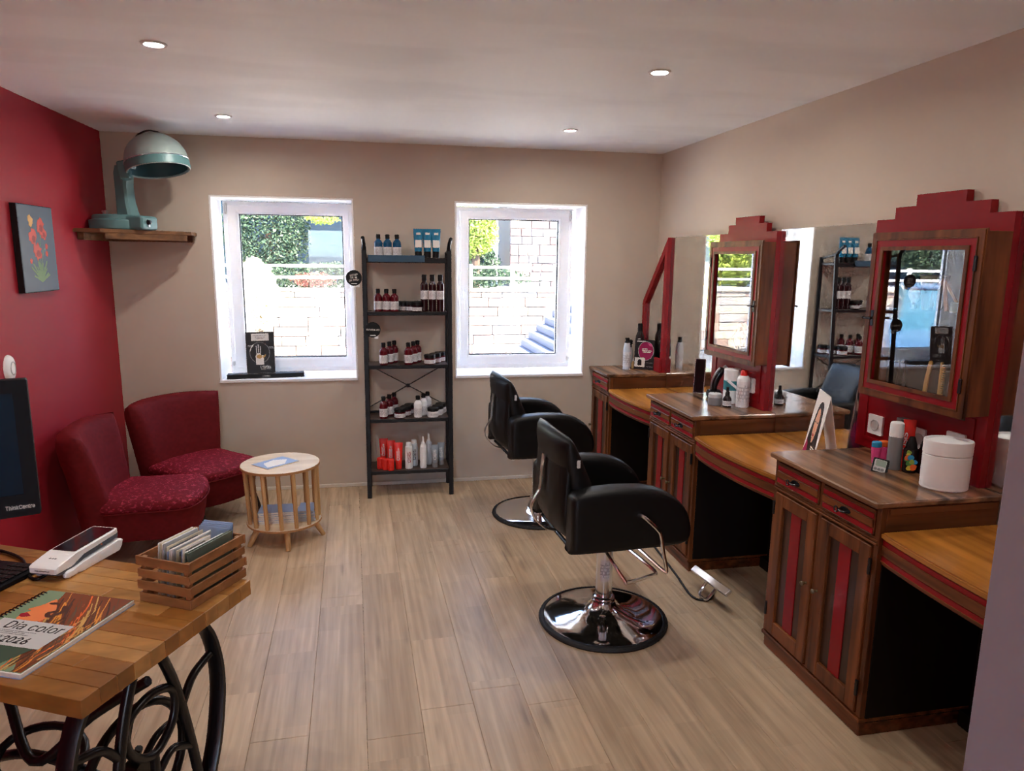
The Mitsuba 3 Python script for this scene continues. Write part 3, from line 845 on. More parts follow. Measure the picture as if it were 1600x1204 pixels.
def glass_cabinet(label, s0, s1, z0, z1, d1, latch_near, fill):
    k = thing('glass_cabinet', label, 'cabinet', 'small glazed cabinets on the red boards')
    d0 = 0.032
    t = 0.014
    part(k, 'case', join(cbox(d0, d1, s0, s0 + t, z0, z1, 0.002), cbox(d0, d1, s1 - t, s1, z0, z1, 0.002), cbox(d0, d1, s0 + t, s1 - t, z1 - t, z1, 0.002), cbox(d0, d1, s0 + t, s1 - t, z0, z0 + t, 0.002)), 'm_wood_v', FW, False)
    part(k, 'back', cbox(d0, d0 + 0.005, s0 + t, s1 - t, z0 + t, z1 - t, 0.001), 'm_dark_inside_shade', FW, False)
    F = FW @ PS
    def rg(a, b):
        return sbox(s0 + a, z0 + a, s1 - a, z1 - a).difference(sbox(s0 + b, z0 + b, s1 - b, z1 - b))
    part(k, 'face_frame', join(prism(rg(-0.004, 0.018), 0.012, d1), prism(rg(-0.008, 0.006), 0.006, d1 + 0.002)), 'm_wood_v', F, False)
    dr_ = part(k, 'door', join(prism(rg(0.0195, 0.052), 0.020, d1 - 0.008)), 'm_redpaint', F, False, label='red painted glazed door')
    part(dr_, 'bead', join(prism(rg(0.046, 0.060), 0.006, d1 + 0.011)), 'm_wood_v', F, False, label='brown wooden bead around the glass')
    part(dr_, 'bead', join(prism(rg(0.0185, 0.0225), 0.006, d1 + 0.009)), 'm_wood_v', F, False)
    gd = d1 + 0.003
    dg = 0.0 if latch_near else 0.0065
    g = [(s0 + 0.05, z0 + 0.05), (s1 - 0.05, z0 + 0.05), (s1 - 0.05, z1 - 0.05), (s0 + 0.05, z1 - 0.05)]
    part(dr_, 'glass', tm([(gd + (dg if a > s0 + 0.1 else -dg), a, b) for a, b in g], [[0, 1, 2], [0, 2, 3]]), 'm_cabinetglass', FW, False, label='clear glass pane')
    sl = s1 - 0.035 if latch_near else s0 + 0.035
    sg = 1 if latch_near else -1
    zl = (z0 + z1) / 2 - 0.01
    part(dr_, 'latch', join(cbox(d1 + 0.012, d1 + 0.016, sl - 0.007, sl + 0.007, zl - 0.030, zl + 0.030, 0.002), tube([(d1 + 0.016, sl, zl), (d1 + 0.034, sl, zl), (d1 + 0.037, sl - 0.004 * sg, zl)], 0.0045, 7),
                            tube([(d1 + 0.036, sl - 0.020, zl), (d1 + 0.036, sl + 0.020, zl)], [0.004, 0.005], 7), lathe([(0, -0.007), (0.007, 0), (0, 0.007)], 8).apply_transform(M4(None, (d1 + 0.036, sl + 0.022 * sg, zl)))), 'm_iron', FW, label='dark iron turn latch')
    sh = s0 + 0.018 if latch_near else s1 - 0.018
    for z in (z0 + 0.08, z1 - 0.13):
        part(dr_, 'hinge', cbox(d1 + 0.011, d1 + 0.018, sh - 0.006, sh + 0.006, z, z + 0.05, 0.003), 'm_iron', FW)
    return k


GB = (1.129, B1 + 0.002); GC = (2.476, C1 + 0.002)
glass_cabinet('far small glazed wall cabinet with a red door, mounted on the far red board', *GB, 1.088, 1.718, 0.100, True, 0)
glass_cabinet('nearest small glazed wall cabinet with a red door, old barber tools inside', *GC, 1.110, 1.726, 0.135, False, 1)

# things inside the cabinets
def inC(d, s, z):
    return FW @ M4(None, (d, s, z))


g0 = GC[0]
single('cabinet_shelf', cbox(0.042, 0.128, GC[0] + 0.016, GC[1] - 0.016, 1.448, 1.453, 0.001), 'm_shelfglass', 'clear glass shelf inside the nearest glazed cabinet', 'shelf', FW)
k = thing('vintage_hair_dryer', 'brown cone shaped vintage hair dryer on the cabinet glass shelf', 'hair dryer')
Mh = FW @ M4(None, (0.082, g0 + 0.250, 1.4535))
part(k, 'body', lathe([(0, 0), (0.030, 0.0), (0.033, 0.01), (0.047, 0.120), (0.050, 0.125), (0.046, 0.125), (0.040, 0.10), (0, 0.10)], 28), 'm_brown', Mh)
part(k, 'arm', join(tube([(0.02, 0.02, 0.01), (0.045, 0.050, 0.075), (0.03, 0.075, 0.112)], 0.006, 6, flat=(1.4, .7)), tube([(0.03, 0.072, 0.114), (0.03, 0.098, 0.004)], 0.006, 6, flat=(1.4, .7)), tube([(0.03, 0.072, 0.112), (0.03, 0.140, 0.03)], 0.005, 6)), 'm_kraft', Mh)
k = thing('light_bulb', 'white light bulb standing on the cabinet glass shelf', 'bulb')
part(k, 'globe', lathe([(0, 0.082), (0.014, 0.079), (0.022, 0.068), (0.024, 0.058), (0.019, 0.042), (0.011, 0.028), (0.010, 0.022)], 20), 'm_white', FW @ M4(None, (0.10, g0 + 0.185, 1.4535)))
part(k, 'screw_base', lathe([(0.010, 0.024), (0.0105, 0.018), (0.0095, 0.015), (0.0105, 0.012), (0.0095, 0.009), (0.009, 0.0), (0, 0)], 16), 'm_steel', FW @ M4(None, (0.10, g0 + 0.185, 1.4535)))
single('small_box', cbox(0.06, 0.12, g0 + 0.365, g0 + 0.455, 1.4535, 1.490, 0.003), 'm_paper_green', 'small grey green box on the cabinet glass shelf', 'box', FW)
tf = FW @ PS
def tool(name, label, cat, polys, m, s, z, d=0.06, rot=0.0):
    k = thing(name, label, cat)
    for pn, (pg, mm) in polys.items():
        part(k, pn, prism(pg, 0.006), mm, tf @ M4(rz(rot), (s, z, d)), False)


hold = single('tool_roll', cbox(0.040, 0.058, g0 + 0.05, g0 + 0.42, 1.125, 1.24, 0.004), 'm_black', 'dark holder for barber tools inside the nearest glazed cabinet', 'tool holder', FW)
for i, (ds, rot, lbl) in enumerate(((0.10, -0.12, 'leftmost steel scissors in the nearest glazed cabinet'), (0.135, -0.06, 'second steel scissors in the nearest glazed cabinet'))):
    tool('scissors', lbl, 'scissors', dict(blade=(Polygon([(-0.003, 0), (0.004, 0), (0.001, 0.10)]), 'm_steel'), blade_other=(Polygon([(0.006, 0), (0.011, 0.002), (-0.002, 0.10)]), 'm_steel'),
         handle=(unary_union([ellipse(-0.006, -0.014, 0.011, 0.014).difference(ellipse(-0.006, -0.014, 0.007, 0.010)), ellipse(0.014, -0.014, 0.011, 0.014).difference(ellipse(0.014, -0.014, 0.007, 0.010))]), 'm_steel')), 'm_steel', g0 + ds, 1.15, 0.062, rot)
tool('straight_razor', 'tan handled straight razor in the nearest glazed cabinet', 'razor', dict(handle=(LineString([(0, 0), (0.004, 0.05), (0.014, 0.11)]).buffer(0.008), 'm_timber_tan')), '', g0 + 0.245, 1.15, 0.062)
tool('comb', 'tan toothed comb in the nearest glazed cabinet', 'comb', dict(spine=(sbox(-0.010, 0, -0.002, 0.12), 'm_timber_tan'), teeth=(unary_union([sbox(-0.003, 0.004 + 0.008 * j, 0.010, 0.008 + 0.008 * j) for j in range(14)]), 'm_timber_tan')), '', g0 + 0.315, 1.15, 0.062)
tool('scissors', 'rightmost steel scissors beside the tan comb', 'scissors', dict(blade=(Polygon([(-0.003, 0), (0.004, 0), (0.012, 0.11)]), 'm_steel'), blade_other=(Polygon([(0.010, 0), (0.016, 0.002), (0.006, 0.11)]), 'm_steel')), '', g0 + 0.345, 1.15, 0.062)
rng = random.Random(3)
wires = []
for j in range(7):
    c0 = (0.05 + 0.006 * j, GB[0] + 0.33, 1.115)
    wires.append(tube(spline([c0, (c0[0], c0[1] + rng.uniform(-.09, .0), 1.20), (c0[0] + .004, c0[1] + rng.uniform(-.03, .05), 1.24 + rng.uniform(0, .06)), (c0[0], c0[1] + rng.uniform(.04, .09), 1.20), (c0[0] + .01, c0[1] + rng.uniform(-.04, .08), 1.115)], 6), 0.0022, 5))
single('wire_whisk', join(*wires), 'm_white', 'tangle of white wire loops inside the far glazed cabinet', 'wires', FW)

# ---------------------------------------------------------------- black salon chairs
def salon_chair(label, x, y, a, nearer):
    k = thing('salon_chair', label, 'chair', 'black salon chairs in front of the dressing tables')
    M = at(x, y, 0, a)
    part(k, 'base', lathe([(0, 0.001), (0.272, 0.001), (0.278, 0.010), (0.268, 0.020), (0.22, 0.028), (0.15, 0.038), (0.09, 0.052), (0.060, 0.072), (0.050, 0.095), (0.042, 0.10), (0, 0.10)], 64), 'm_chrome', M, 50)
    part(k, 'rubber_rim', lathe([(0.270, 0.0), (0.290, 0.0), (0.294, 0.006), (0.290, 0.015), (0.282, 0.020), (0.272, 0.021), (0.270, 0.016), (0.270, 0.0)], 64), 'm_rubber', M, 50, label='black rubber rim around the chrome base')
    part(k, 'collar', lathe([(0.040, 0.092), (0.052, 0.092), (0.053, 0.100), (0.047, 0.104), (0.050, 0.108), (0.050, 0.114), (0.042, 0.118), (0.038, 0.118)], 36), 'm_chrome', M)
    part(k, 'pole', lathe([(0.037, 0.09), (0.037, 0.42), (0.06, 0.43), (0.06, 0.44), (0, 0.44)], 36), 'm_chrome', M)
    if nearer:
        lb, uv = label_band(0.0375, 0.20, 0.30, 12, -pi / 2 - 0.9, -pi / 2 + 0.3)
        part(k, 'sticker', lb, 'm_label', M, uv=uv, label='printed paper sticker on the pole')
    part(k, 'foot_pedal', join(tube(spline([(0.03, -0.05, 0.075), (0.08, -0.11, 0.055), (0.13, -0.17, 0.050)], 5), 0.007, 8), moved(lathe([(0, 0), (0.030, 0), (0.032, 0.004), (0.030, 0.009), (0, 0.010)], 20), M4(np.diag([1.2, 0.7, 1]), (0.135, -0.175, 0.045)))), 'm_chrome', M)
    # underside
    part(k, 'underframe', join(cbox(-0.20, 0.20, -0.18, 0.18, 0.440, 0.462, 0.004), tube([(-0.235, -0.2, 0.446), (-0.235, 0.2, 0.446)], 0.009, 8)), 'm_black', M)
    part(k, 'bolt', tube([(-0.235, -0.235, 0.446), (-0.235, -0.20, 0.446)], 0.012, 10), 'm_chrome', M)
    # the seat
    part(k, 'seat', rbox(-0.20, 0.262, -0.192, 0.192, 0.458, 0.580, 0.035), 'm_leather', M, True)
    # side panels: a D shaped outline, upholstered
    out = spline([(-0.246, 0.452), (0.02, 0.450), (0.225, 0.456), (0.262, 0.490), (0.262, 0.540), (0.235, 0.610), (0.175, 0.668), (0.085, 0.704), (-0.04, 0.716), (-0.17, 0.712), (-0.246, 0.700), (-0.262, 0.670), (-0.264, 0.56), (-0.260, 0.47)], 5, True)
    sh = Polygon(out)
    n = 72
    ref = np.asarray(LineString(list(out) + [out[0]]).interpolate(0).coords)
    for sgn in (-1, 1):
        rings = []
        for yy, ins in ((0.190, 0.040), (0.190, 0.022), (0.194, 0.010), (0.205, 0.002), (0.222, 0.0), (0.262, 0.0), (0.280, 0.003), (0.290, 0.011), (0.294, 0.024), (0.2945, 0.045)):
            q = sh.buffer(-ins) if ins > 0 else sh
            c = np.array([-0.02, 0.57])
            pts = []
            for t in np.arange(n) * 2 * pi / n:
                ray_ = LineString([c, c + 0.6 * np.array([math.cos(t), math.sin(t)])])
                ip = q.exterior.intersection(ray_)
                ip = ip if ip.geom_type == 'Point' else list(ip.geoms)[-1]
                pts.append((ip.x, sgn * yy, ip.y))
            rings.append(pts)
        part(k, 'side_panel', loft(rings), 'm_leather', M, 60)
    # backrest, leaning and bowed
    def P(U, V):
        v = (V + 1) / 2
        w = 0.225 - 0.012 * v
        z = 0.500 + 0.425 * v
        xx = -0.130 - 0.150 * v ** 0.8 + 0.028 * U * U
        return np.stack([xx, U * w, z - 0.016 * v * U * U], -1)
    part(k, 'backrest', slab(P, lambda U, V: 0.125 - 0.055 * np.clip((V + 0.1), 0, 1), 20, 16, 7), 'm_leather', M, True)
    def Q(U, V):
        v = (V + 1) / 2
        z = 0.456 + 0.42 * v ** 1.1
        xx = np.interp(z, [0.455, 0.475, 0.50, 0.54, 0.60, 0.68, 0.76, 0.84, 0.88], [-0.165, -0.215, -0.246, -0.268, -0.276, -0.272, -0.268, -0.262, -0.255])
        return np.stack([xx + 0.022 * U * U, U * (0.212 - 0.010 * v), z], -1)
    part(k, 'back_shell', slab(Q, 0.05, 16, 16, 7), 'm_leather', M, True, label='rounded black shell behind the seat')
    prof = spline([(-0.299, 0.06, 0.800), (-0.306, 0.06, 0.740), (-0.312, 0.06, 0.655), (-0.322, 0.06, 0.630), (-0.348, 0.06, 0.585), (-0.348, 0.06, 0.545), (-0.325, 0.06, 0.500), (-0.280, 0.06, 0.462), (-0.225, 0.06, 0.450)], 5)
    for yy in (0.0,):
        pr_ = prof.copy(); pr_[:, 1] = yy
        part(k, 'back_bracket', tube(pr_, 0.012, 8, flat=(1.5, 0.32)), 'm_chrome', M, label='bent chrome bracket behind the backrest')
    part(k, 'maker_tag', cbox(-0.232, -0.218, -0.2365, -0.2325, 0.80, 0.832, 0.001), 'm_lightgrey', M, False, label='small pale tag on the backrest edge')
    if nearer:
        r = 0.0075
        part(k, 'recline_lever', tube(spline([(0.02, -0.292, 0.604), (0.03, -0.322, 0.604), (0.085, -0.322, 0.552), (0.105, -0.322, 0.520), (0.122, -0.322, 0.44), (0.140, -0.318, 0.372), (0.130, -0.312, 0.362), (0.04, -0.25, 0.445)], 6), r, 8), 'm_chrome', M)
        part(k, 'height_lever', tube(spline([(-0.075, -0.05, 0.440), (-0.07, -0.20, 0.40), (-0.02, -0.26, 0.315), (0.00, -0.262, 0.302), (0.11, -0.255, 0.318), (0.126, -0.25, 0.326), (0.11, -0.22, 0.345), (0.01, -0.14, 0.425)], 6), r, 8), 'm_chrome', M)
    return k


salon_chair('nearer black upholstered salon chair on a round chrome base', 0.9744, 2.845, 0.0689, True)
salon_chair('farther black upholstered salon chair on a round chrome base beside the right window', 0.9753, 4.215, 0.0933, False)

# chrome foot bar and black cable in front of the middle desk
k = thing('foot_bar', 'chrome foot bar on the floor in front of the middle desk', 'footrest')
part(k, 'bar', bar((1.528, 3.085, 0.095), (1.570, 2.800, 0.095), 0.036, 0.020, (-0.585, 0.04, 0.81)), 'm_chrome')
part(k, 'bracket', tube(spline([(1.552, 2.975, 0.082), (1.535, 2.985, 0.045), (1.515, 2.975, 0.016), (1.508, 2.945, 0.010), (1.518, 2.915, 0.014), (1.545, 2.905, 0.05), (1.562, 2.90, 0.082)], 6), 0.008, 8), 'm_chrome')
single('floor_cable', tube(spline([(1.52, 3.60, 0.006), (1.505, 3.40, 0.006), (1.490, 3.20, 0.006), (1.470, 3.02, 0.006), (1.474, 2.955, 0.006), (1.50, 2.925, 0.006), (1.545, 2.93, 0.006), (1.62, 3.02, 0.006)], 8), 0.0055, 6), 'm_rubber', 'black cable lying along the floor by the foot bar', 'cable')

# ---------------------------------------------------------------- red armchairs
def armchair(label, x, y, a):
    k = thing('armchair', label, 'armchair', 'red velvet armchairs in the left corner')
    M = at(x, y, 0, a)
    # outline of the seat: x forward, y across
    def outline(s, n=48, grow=0.0):
        pts = spline([(-0.03, -0.235), (0.15, -0.245), (0.32, -0.245), (0.405, -0.215), (0.445, -0.11), (0.455, 0.0), (0.445, 0.11), (0.405, 0.215), (0.32, 0.245), (0.15, 0.245), (-0.03, 0.235), (-0.075, 0.0)], 4, True)
        c = np.array([0.19, 0.0])
        return c + (pts - c) * s
    rings = []
    for z, s in ((0.150, 0.80), (0.152, 0.86), (0.175, 0.90), (0.24, 0.945), (0.318, 0.985)):
        o = outline(s)
        rings.append(np.column_stack([o, np.full(len(o), z)]))
    part(k, 'seat_skirt', loft(rings), 'm_velvet', M, 50)
    rings = []
    for z, s in ((0.312, 0.95), (0.318, 1.0), (0.335, 1.02), (0.352, 1.01), (0.364, 0.97), (0.374, 0.88), (0.381, 0.70), (0.385, 0.40), (0.386, 0.1)):
        o = outline(s)
        rings.append(np.column_stack([o, np.full(len(o), z)]))
    part(k, 'seat_cushion', loft(rings), 'm_seatvelvet', M, True, label='worn red velvet seat cushion')
    part(k, 'piping', tube(np.column_stack([outline(1.016), np.full(48, 0.317)]), 0.005, 6, True), 'm_velvet', M)
    def P(U, V):
        v = (V + 1) / 2
        w = 0.235 + 0.075 * v
        z = 0.17 + 0.565 * v
        xx = -0.060 - 0.120 * v ** 1.3 + 0.115 * np.abs(U) ** 2.6 * (0.55 + 0.45 * v)
        return np.stack([xx, U * w, z + 0.012 * v * (1 - U * U)], -1)
    part(k, 'backrest', slab(P, lambda U, V: 0.150 - 0.02 * V, 28, 20, 9), 'm_velvet', M, True)
    for lx, ly, sx, sy in ((0.37, -0.185, 0.05, -0.03), (0.37, 0.185, 0.05, 0.03), (-0.02, -0.18, -0.07, -0.02), (-0.02, 0.18, -0.07, 0.02)):
        part(k, 'leg', tube([(lx, ly, 0.16), (lx + sx * 0.5, ly + sy * 0.5, 0.08), (lx + sx, ly + sy, 0.0)], [0.024, 0.019, 0.012], 12), 'm_darkleg', M)
    return k


armchair('nearer red velvet armchair partly behind the monitor and desk', -1.422, 3.945, 0.06)
armchair('farther red velvet armchair in the corner under the hood dryer', -1.225, 4.585, -0.72)

# ---------------------------------------------------------------- round slatted table
tx, ty = -0.583, 4.075
k = thing('round_table', 'round pale wooden side table with vertical spindles beside the armchairs', 'table')
part(k, 'tabletop', lathe([(0, 0.432), (0.217, 0.432), (0.219, 0.434), (0.219, 0.445), (0.217, 0.448), (0, 0.448)], 64), 'm_paleboard', at(tx, ty))
part(k, 'edge_band', lathe([(0.2185, 0.433), (0.2205, 0.434), (0.2205, 0.4455), (0.2185, 0.4465)], 64), 'm_plyedge', at(tx, ty), label='darker plywood edge')
lx_, ly_ = -0.570, 4.055
part(k, 'lower_shelf', lathe([(0, 0.104), (0.205, 0.104), (0.207, 0.106), (0.207, 0.116), (0.205, 0.118), (0, 0.118)], 64), 'm_paleboard', at(lx_, ly_))
part(k, 'edge_band', lathe([(0.2065, 0.105), (0.2085, 0.106), (0.2085, 0.116), (0.2065, 0.117)], 64), 'm_plyedge', at(lx_, ly_), label='darker plywood edge')
for i in range(15):
    t = 2 * pi * (i + 0.35) / 15
    p0 = (lx_ + 0.192 * math.cos(t), ly_ + 0.192 * math.sin(t), 0.117); p1 = (tx + 0.200 * math.cos(t), ty + 0.200 * math.sin(t), 0.433)
    part(k, 'spindle', tube([p0, p1], 0.0115, 12), 'm_bamboo')
for t in (-1.38, 0.05, -2.60, 1.70):
    p1 = (lx_ + 0.155 * math.cos(t), ly_ + 0.155 * math.sin(t), 0.105); p0 = (lx_ + 0.215 * math.cos(t), ly_ + 0.215 * math.sin(t), 0.0)
    part(k, 'leg', tube([p0, p1], [0.013, 0.018], 14), 'm_bamboo')
# brochures
def fl_box(x0, x1, y0, y1, z0, z1, c=0.0006):
    return cbox(x0, x1, y0, y1, z0, z1, c)


b = thing('brochure', 'blue covered brochure lying open to view on the round table top', 'brochure')
Mb = at(-0.608, 4.062, 0.4482, 0.78)
part(b, 'pages', fl_box(-0.105, 0.105, -0.074, 0.074, 0, 0.005), 'm_paper', Mb)
part(b, 'cover', fl_box(-0.105, 0.105, -0.074, 0.074, 0.005, 0.006, 0.0003), 'm_paper_blue', Mb)
deco(b, 'picture', Polygon([(-0.09, -0.05), (0.02, -0.06), (0.08, 0.0), (0.02, 0.05), (-0.06, 0.03)]), 'm_paper', Mb, 0.006)
rng = random.Random(21)
for i in range(6):
    b = thing('brochure', ('lowest', 'second lowest', 'third from the bottom', 'fourth from the bottom', 'fifth from the bottom', 'topmost')[i] + ' brochure of the left pile on the round table shelf', 'brochure', 'brochures piled on the round table shelf')
    Mb = at(-0.605 + rng.uniform(-.003, .003), 4.035 + rng.uniform(-.003, .003), 0.1182 + 0.0118 * i, 0.02 + rng.uniform(-.03, .03))
    part(b, 'pages', fl_box(-0.098, 0.098, -0.07, 0.07, 0, 0.0095), 'm_paper', Mb)
    part(b, 'cover', fl_box(-0.099, 0.099, -0.0705, 0.0705, 0.0095, 0.0112, 0.0004), 'm_paper_blue', Mb)
for i in range(5):
    b = thing('brochure', ('lowest', 'second lowest', 'middle', 'second highest', 'topmost')[i] + ' brochure of the right pile on the round table shelf', 'brochure', 'brochures piled on the round table shelf')
    Mb = at(-0.440 + rng.uniform(-.003, .003), 4.05 + rng.uniform(-.003, .003), 0.1182 + 0.013 * i, 1.50 + rng.uniform(-.03, .03))
    part(b, 'pages', fl_box(-0.072, 0.072, -0.048, 0.048, 0, 0.0105), 'm_paper_grey', Mb)
    part(b, 'cover', fl_box(-0.073, 0.073, -0.0485, 0.0485, 0.0105, 0.0122, 0.0004), 'm_paper_blue', Mb)

# ---------------------------------------------------------------- corner shelf with the hood dryer
cs = [(XL, 4.415), (-1.545, 4.415), (-1.158, 4.815), (-1.158, YB), (XL, YB)]
k = thing('corner_shelf', 'dark brown wooden corner shelf high on the wall carrying the hood dryer', 'shelf')
part(k, 'board', join(prism(Polygon(cs), 0.018, 1.742), prism(Polygon(cs).buffer(-0.004, join_style=2), 0.003, 1.760)), 'm_shelfwood', None, False)
part(k, 'batten', join(cbox(-1.66, -1.175, YB - 0.035, YB, 1.700, 1.742, 0.002)), 'm_shelfwood')
part(k, 'batten', join(cbox(XL, XL + 0.035, 4.47, YB - 0.04, 1.700, 1.742, 0.002)), 'm_shelfwood')
v0, v1 = np.array([-1.535, 4.44, 1.722]), np.array([-1.185, 4.80, 1.722])
part(k, 'front_rail', bar(v0, v1, 0.022, 0.036), 'm_shelfwood')

k = thing('hood_dryer', 'vintage grey green hood hair dryer on the corner shelf', 'hair dryer')
HX, HY = -1.535, 4.68
zb = 1.7635
base = [(0.165, 0.0), (0.170, 0.006), (0.170, 0.050), (0.166, 0.056), (0.150, 0.060), (0.150, 0.078), (0.142, 0.086), (0, 0.088), (0, 0.0)]
base = [(r * 0.9, z) for r, z in base]
part(k, 'base', lathe([(0, 0)] + base[:-1], 48), 'm_teal', at(HX, HY, zb))
part(k, 'control_box', rbox(-0.02, 0.215, -0.075, 0.075, 0.0, 0.082, 0.016), 'm_teal', at(HX, HY, zb, -0.35), True)
Mc = at(HX, HY, zb, -0.35)
part(k, 'switch', moved(lathe([(0, 0.022), (0.010, 0.020), (0.012, 0.006), (0.016, 0), (0, 0)], 14), M4(ry(pi / 2))), 'm_iron', Mc @ M4(None, (0.214, -0.02, 0.045)), label='black switch knob')
part(k, 'switch', moved(lathe([(0, 0.010), (0.006, 0.009), (0.007, 0), (0, 0)], 12), M4(ry(pi / 2))), 'm_chrome', Mc @ M4(None, (0.214, -0.02, 0.024)), label='small chrome button')
part(k, 'fitting', join(tube([(-0.05, -0.04, 0.085), (-0.04, -0.07, 0.105), (0.0, -0.08, 0.10)], 0.006, 6), tube([(-0.01, -0.08, 0.085), (-0.01, -0.08, 0.11)], 0.009, 8)), 'm_chrome', Mc)
col = []
for z, dx, w, d in ((0.075, 0.090, 0.046, 0.052), (0.16, 0.078, 0.040, 0.046), (0.25, 0.074, 0.038, 0.044), (0.33, 0.078, 0.042, 0.046), (0.37, 0.095, 0.046, 0.046)):
    c = 0.012
    r_ = [(-w + c, -d), (w - c, -d), (w, -d + c), (w, d - c), (w - c, d), (-w + c, d), (-w, d - c), (-w, -d + c)]
    col.append([(dx + px_ - 0.012, py_, z) for px_, py_ in r_])
part(k, 'column', loft(col), 'm_teal', Mc, 30)
# the hood, tilted
hx, hy, hz = -1.262, 4.60, 2.108
Mh = at(hx, hy, hz) @ M4(rx(-0.13) @ ry(-0.16))
R = 0.174
dome = [(R * math.cos(t), 0.050 + 0.165 * math.sin(t)) for t in np.linspace(0.0, pi / 2, 16)]
part(k, 'hood', lathe([(R - 0.01, 0.045)] + dome[:-1] + [(0, dome[-1][1])], 64), 'm_hood', Mh, 60, label='pale grey dome of the hood')
part(k, 'hood_band', lathe([(R - 0.016, 0.004), (R + 0.001, 0.000), (R + 0.003, 0.004), (R + 0.002, 0.046), (R - 0.002, 0.050), (R - 0.012, 0.050)], 64), 'm_teal', Mh, 40, label='grey green band around the hood')
part(k, 'trim_ring', tube([((R + 0.001) * math.cos(t), (R + 0.001) * math.sin(t), 0.049) for t in np.arange(64) * 2 * pi / 64], 0.004, 6, True), 'm_chrome', Mh)
part(k, 'trim_ring', tube([((R - 0.004) * math.cos(t), (R - 0.004) * math.sin(t), 0.001) for t in np.arange(64) * 2 * pi / 64], 0.005, 6, True), 'm_hood', Mh)
part(k, 'hood_lining', lathe([(R - 0.010, 0.003)] + [((R - 0.014) * math.cos(t), 0.03 + 0.15 * math.sin(t)) for t in np.linspace(0.0, pi / 2, 14)][:-1] + [(0, 0.18)], 64), 'm_hood_inside', Mh, 60, label='dark teal inside of the hood')
part(k, 'handle', tube(spline([(-0.10, 0.02, 0.195), (-0.08, 0.02, 0.222), (-0.02, 0.0, 0.234), (0.03, 0.0, 0.222), (0.045, 0.0, 0.212)], 5), 0.008, 8, flat=(1.5, .6)), 'm_iron', Mh)
part(k, 'hinge_bracket', rbox(-0.215, -0.155, -0.035, 0.035, -0.03, 0.075, 0.012), 'm_teal', Mh, True)

# ---------------------------------------------------------------- picture and oval sensor on the red wall
k = thing('painting', 'small dark blue canvas of red poppies on the red wall', 'painting')
FP = frame((XL, 3.735, 1.432), (0, 1, 0), (0, 0, 1))
w_, h_ = 0.365, 0.418
part(k, 'canvas', moved(cbox(0, w_, 0, h_, 0, 0.030, 0.003), FP), 'm_canvas', label='dark blue grey painted canvas')
part(k, 'edge', join(*[moved(cbox(*q, 0.001, 0.028, 0.001), FP) for q in ((-0.0015, 0.0, 0, h_), (w_, w_ + 0.0015, 0, h_), (0, w_, -0.0015, 0), (0, w_, h_, h_ + 0.0015))]), 'm_black', label='black canvas edge')
rng = random.Random(5)
def blob(cx, cy, r, n=18, wob=0.25):
    t = np.arange(n) * 2 * pi / n
    rr = np.array([r * (1 + rng.uniform(-wob, wob)) for _ in range(n)])
    return Polygon(np.stack([cx + rr * np.cos(t), cy + rr * np.sin(t)], 1)).buffer(0.003)


for cx, cy, r in ((0.13, 0.265, 0.034), (0.215, 0.318, 0.036), (0.245, 0.285, 0.026), (0.165, 0.196, 0.036), (0.265, 0.222, 0.011), (0.262, 0.187, 0.010), (0.09, 0.150, 0.009)):
    p_ = deco(k, 'poppy', blob(cx, cy, r), 'm_poppy', FP, 0.0302, 0.0006, label='painted red poppy')
    if r > 0.02:
        deco(p_, 'shade', blob(cx + r * 0.2, cy - r * 0.25, r * 0.4), 'm_poppy_dark', FP, 0.0309, 0.0004)
deco(k, 'butterfly', unary_union([blob(0.112, 0.352, 0.017), blob(0.128, 0.346, 0.015), blob(0.118, 0.328, 0.012)]), 'm_timber_tan', FP, 0.0302, 0.0006, label='painted yellow butterfly')
lv = []
for j in range(15):
    a_ = 0.4 + 2.3 * j / 14 + rng.uniform(-.1, .1)
    L_ = rng.uniform(0.06, 0.12)
    lv.append(LineString([(0.185, 0.05), (0.185 + 0.5 * L_ * math.cos(a_), 0.05 + 0.5 * L_ * math.sin(a_)), (0.185 + L_ * math.cos(a_) * 1.05, 0.05 + L_ * math.sin(a_))]).buffer(0.005))
deco(k, 'leaves', unary_union(lv), 'm_stem', FP, 0.0302, 0.0006, label='painted green leaves')
deco(k, 'stem', unary_union([LineString([(0.185, 0.08), (0.19, 0.2), (0.215, 0.29)]).buffer(0.0025), LineString([(0.185, 0.08), (0.165, 0.16)]).buffer(0.0025), LineString([(0.185, 0.1), (0.225, 0.2), (0.262, 0.22)]).buffer(0.002)]), 'm_stem', FP, 0.0303, 0.0003)
k = thing('wall_sensor', 'small white oval unit on the red wall above the monitor', 'sensor')
FS = frame((XL, 3.56, 1.097), (0, 1, 0), (0, 0, 1))
part(k, 'body', moved(lathe([(0, 0.022), (0.030, 0.020), (0.046, 0.013), (0.050, 0.004), (0.050, 0), (0, 0)], 32), np.diag([0.92, 1.25, 1, 1])), 'm_white', FS, 50)
part(k, 'grille', tube([(0.022 * math.cos(t), 0.030 * math.sin(t), 0.021) for t in np.arange(24) * 2 * pi / 24], 0.0015, 5, True), 'm_grey', FS)

